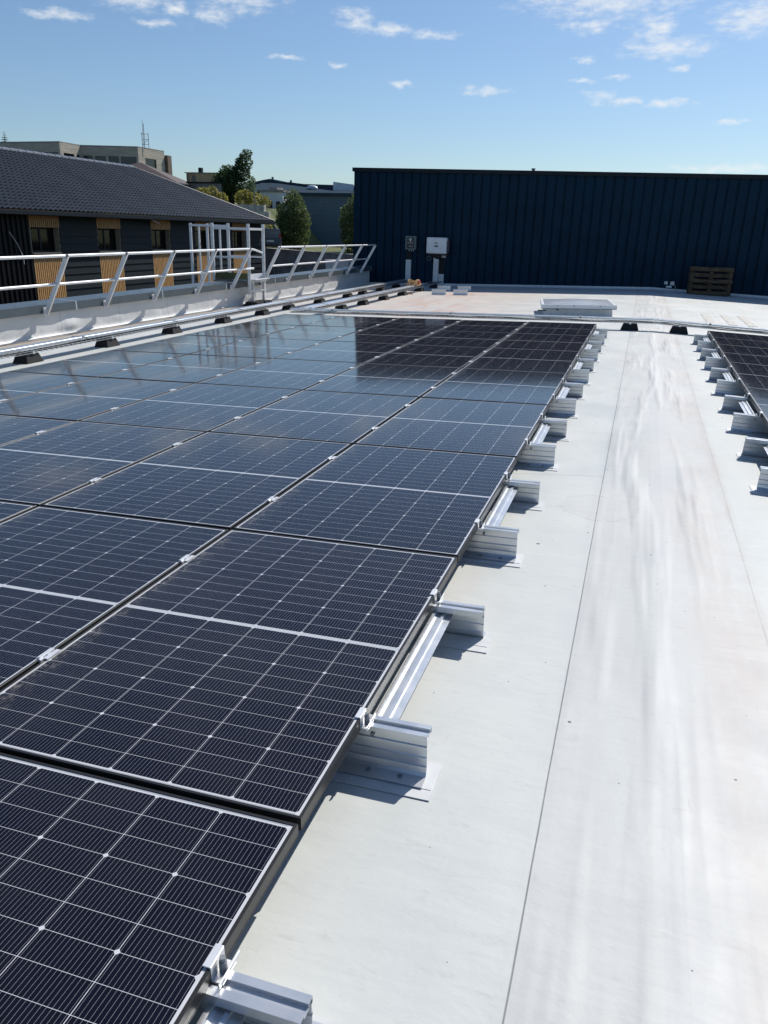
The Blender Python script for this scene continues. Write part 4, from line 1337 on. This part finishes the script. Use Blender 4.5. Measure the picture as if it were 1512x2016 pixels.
# tan house far behind
r = thing('tan_house', 'small tan flat roofed house with a dark chimney beyond the hill', 'house', (-61, 105, 5))
m_ = MB(); m_.bb((-.4, 0, 0), (3.4, 5, 3.2)); m_.bb((-2.4, .8, 0), (-.4, 5, 3.25)); m_.build('wall', PINKWALL, r)
m_ = MB(); m_.bb((-2.6, .6, 3.26), (-.3, 5, 3.36)); m_.bb((-.5, -.1, 3.21), (3.5, 5, 3.3)); m_.build('roof', CONCRETE2, r)
m_ = MB(); m_.bb((-.55, 1, 3.37), (-.05, 1.5, 4.0)); m_.build('chimney', DARKCAP, r)
m_ = MB(); m_.bb((-1.5, .74, 2.0), (-.8, .79, 2.9)); m_.bb((-2.3, .74, 2.0), (-2.1, .79, 3.1)); m_.build('window', BLUEGLASS, r)
# low grey building on the hill
r = thing('grey_shed', 'low dark grey shed in front of the dark tree on the hill', 'shed', (-46.5, 83.5, 3))
m_ = MB(); m_.bb((-3.2, 0, -1), (1.0, 3, 2.75)); m_.build('wall', CONCRETE2, r)
m_ = MB(); m_.bb((-3.35, -.15, 2.753), (1.15, 3.1, 2.9)); m_.build('roof', DARKCAP, r)
# white house
r = thing('white_house', 'white rendered building with shuttered windows behind the slim tree', 'house', (-38.9, 83, 2))
m_ = MB(); m_.bb((-1.6, 0, -2), (1.15, 5, 2.95)); m_.build('wall', WHITEWALL, r)
m_ = MB(); m_.bb((-1.8, -.2, 2.953), (1.3, 5, 3.15)); m_.bb((-1.2, 1.5, 3.152), (-.2, 3, 3.5)); m_.build('roof', CONCRETE2, r)
for xx in (.35, -.6):
    m_ = MB(); m_.bb((xx, -.04, .5), (xx + .5, -.005, 2.0)); w_ = m_.build('window', BLUEGLASS, r)
    m_ = MB(); m_.bb((xx + .52, -.05, .45), (xx + .62, -.004, 2.05)); m_.build('shutter', WHITEP, w_)
# blue grey hall
r = thing('blue_grey_hall', 'blue grey corrugated metal hall with a curved roof behind the cypress', 'hall', (-36, 85, -.5))
o0 = Vector((-36, 85, -.5))
m_ = MB(); pr = []; z = 0.0
while z < 5.2:
    pr += [(0, z), (0, z + .10), (-.05, z + .13), (-.05, z + .19)]
    z += .22
n = len(pr)
m_.add([(-2.5, p[0], p[1]) for p in pr] + [(22, p[0], p[1]) for p in pr], [(i, i + 1, n + i + 1, n + i) for i in range(n - 1)])
m_.build('corrugated_wall', STEELBLUE, r)
m_ = MB()
m_.add([(-3, -.3, 5.2), (22, -.3, 5.25), (22, -.3, 5.62), (-3, -.3, 5.5)], [(0, 1, 2, 3)])
rows = []
for yy in (-.3, 0, 9):
    row = []
    for k in range(30):
        x = -9.5 + k * 1.1
        rise = .70 + .75 * max(0, min(1, (-x - .5) / 7.5))
        row.append((x, yy, 5.52 + rise * (yy + .3) / 9.3))
    rows.append(row)
m_.grid(rows)
m_.build('roof', STEELROOF, r)
m_ = MB(); pts = [(-11.5, 7.0), (-10.8, 7.07), (-9.6, 7.3), (-8.67, 7.44), (-7.85, 7.29), (-7.3, 7.14), (-5.8, 7.06), (-4.1, 6.9), (-.2, 6.84), (12, 6.8)]
m_.prism(pts + [(12, 5.6), (-11.5, 5.6)], 1, 9.2, 12); m_.build('curved_roof', STEELROOF, r)
m_ = MB(); m_.prism([(-.18, 5.75), (-.18, 7.18), (2.4, 6.90), (2.4, 5.75)], 1, 8.95, 9.15); m_.build('pale_gable', PALEMETAL, r)
for xx, zt in ((-8.67, 7.7), (-6.2, 7.35)):
    m_ = MB(); m_.tube([(xx, 10, 6.8), (xx, 10, zt)], .15, 8); m_.build('roof_vent', GREYPOST, r)
for k, (xx, yy, zz, s_) in enumerate(((-2.1, 7.0, 6.28, .5), (-4.4, 3.0, 5.82, .28))):
    m_ = MB(); rows = []
    for i in range(6):
        a = i / 5 * math.pi / 2
        rows.append([(xx + s_ * 1.5 * math.cos(a) * math.cos(t), yy + s_ * math.cos(a) * math.sin(t), zz + s_ * .8 * math.sin(a)) for t in [q * math.pi / 6 for q in range(13)]])
    m_.grid(rows); m_.build('dome_light', PALEMETAL, r, smooth=60)
m_ = MB(); m_.bb((-2.5, .06, 0), (22, 12, 5.15)); m_.build('core_wall', STEELBLUE, r)
m_ = MB(); m_.bb((-4.3, .3, 0), (-2.55, 8, 3.9)); m_.build('annex', WHITEWALL, r)
# retaining wall of pale blocks on the bank
r = thing('block_wall', 'pale concrete block retaining wall holding the planted bank', 'retaining wall', (-37.5, 75, 1.0))
for course in range(5):
    m_ = MB()
    for k in range(7):
        x0 = -4.6 + k * 1.0 + (.5 if course % 2 else 0)
        if x0 + .98 > 2.05: continue
        m_.bb((x0, 0, -.6 + course * .6), (x0 + .985, .5, -.6 + course * .6 + .585))
    m_.build('block_course', BLOCKST, r, bevel=.02)
# low concrete wall in front of the upper ground
r = thing('low_concrete_wall', 'long low grey concrete wall beyond the guard rail holding back the upper ground', 'wall', (-25.57, 60.86, -2.65))
CAM_SCALE[0] = 1.27  # wall enlarged about the camera point and set farther away
m_ = MB()
for k in range(7):
    x0, x1 = -23.0 + k * 2.0, -23.0 + (k + 1) * 2.0
    zt0, zt1 = .06 - (x0 + 22.8) * .029 + 1.8, .06 - (x1 + 22.8) * .029 + 1.8
    m_.add([(x0 + 20 + .01, 0, 0), (x1 + 20 - .01, 0, 0), (x1 + 20 - .01, 0, zt1), (x0 + 20 + .01, 0, zt0), (x0 + 20 + .01, .35, 0), (x1 + 20 - .01, .35, 0), (x1 + 20 - .01, .35, zt1), (x0 + 20 + .01, .35, zt0)],
           [(0, 1, 2, 3), (5, 4, 7, 6), (3, 2, 6, 7), (4, 0, 3, 7), (1, 5, 6, 2), (0, 4, 5, 1)])
m_.build('wall_panel', CONCRETE2, r)
m_ = MB(); m_.add([(-3, -.03, 1.84), (11, -.03, 1.43), (11, .4, 1.43), (-3, .4, 1.84), (-3, -.03, 1.88), (11, -.03, 1.47), (11, .4, 1.47), (-3, .4, 1.88)], [(0, 1, 5, 4), (4, 5, 6, 7), (3, 2, 6, 7), (0, 4, 7, 3), (1, 2, 6, 5)])
m_.build('wall_cap', BLOCKST, r)
CAM_SCALE[0] = 1.0
# street lamps
r = thing('street_lamp', 'tall slim grey street lamp in front of the planted bank', 'street lamp', (-34.6, 70, -.4))
m_ = MB(); m_.tube([(0, 0, 0), (0, 0, 5.75)], .07, 8, True, .045); m_.build('pole', GREYPOST, r)
m_ = MB(); m_.tube([(0, 0, 5.7), (-.12, 0, 5.85)], .1, 8, True, .06); m_.build('lamp_head', GREYPOST, r)
r = thing('signpost', 'short thin grey post beside the free standing cypress', 'post', (-29.78, 63, -.6))  # post moved away from the camera along its line of sight
m_ = MB(); m_.tube([(-.9, 0, 0), (-.9, 0, 2.5)], .045, 8); m_.build('pole', GREYPOST, r)
m_ = MB(); m_.tube([(-.9, 0, 2.5), (-.9, 0, 2.6)], .06, 8); m_.build('cap', GREYPOST, r)
# parked van
r = thing('parked_van', 'dark blue parked van seen from behind near the roof corner', 'van', (-29.2, 62, -.5), (0, 0, R(25)))
m_ = MB()
m_.prism([(-.90, .35), (-.92, .95), (-.80, 1.60), (-.72, 1.72), (.72, 1.72), (.80, 1.60), (.92, .95), (.90, .35)], 1, 0, 4.2); m_.build('body', VANBLUE, r, bevel=.06)
m_ = MB(); m_.add([(-.72, -.015, 1.02), (.72, -.015, 1.02), (.64, -.015, 1.55), (-.64, -.015, 1.55), (-.72, -.003, 1.02), (.72, -.003, 1.02), (.64, -.003, 1.55), (-.64, -.003, 1.55)], [(0, 1, 2, 3), (0, 1, 5, 4), (1, 2, 6, 5), (2, 3, 7, 6), (3, 0, 4, 7)]); m_.build('rear_window', mat('sky_lit_glass', (.10, .15, .2), .05, 0, .1, 1), r)
m_ = MB(); m_.bb((-.3, -.02, .70), (.3, -.004, .82)); m_.build('number_plate', WHITEP, r)
for s in (-1, 1):
    m_ = MB(); m_.bb((s * .74, -.02, .98), (s * .87, -.002, 1.35)); m_.build('tail_light', RED, r)
    for yy in (.8, 3.4):
        m_ = MB(); m_.tube([(s * .72, yy, .34), (s * .92, yy, .34)], .33, 16); wh = m_.build('wheel', RUBBER, r)
        m_ = MB(); m_.tube([(s * .921, yy, .34), (s * .93, yy, .34)], .2, 12); m_.build('rim', ALUW, wh)
m_ = MB(); m_.bb((-.9, -.06, .30), (.9, .02, .50)); m_.build('bumper', BLACKPL, r)
for s in (-1, 1):
    m_ = MB(); m_.bb((s * .83, .4, 1.05), (s * .86, 3.2, 1.5)); m_.build('side_window', DARKGLASS, r)
# white sheet pile near the corner of the dark hall
r = thing('board_stack', 'white boards leaning behind the far guard rail beside the dark hall corner', 'boards', (-10.6, 29.5, -1.45))
for k in range(3):
    m_ = MB(); m_.box((.1 * k, .1 * k, .9), (.95, .03, 1.6), Matrix.Rotation(R(12), 3, 'X')); m_.build('board', WHITEP, r)
# tools left on the coping
r = thing('tool_bag', 'small red and black tool pouch lying on the coping beside the crossover ladder', 'tool pouch', (-8.75, 18.85, .098))
m_ = MB(); m_.taper((0, 0, 0), (.2, .34), (.12, .2), .09); m_.build('pouch', BLACKPL, r, bevel=.02)
m_ = MB(); m_.bb((-.09, -.25, .0), (.08, -.14, .05)); m_.tube([(.05, .2, .02), (.12, .32, .04), (.15, .42, -.06)], .012, 6); m_.build('strap', RED, r, bevel=.01)
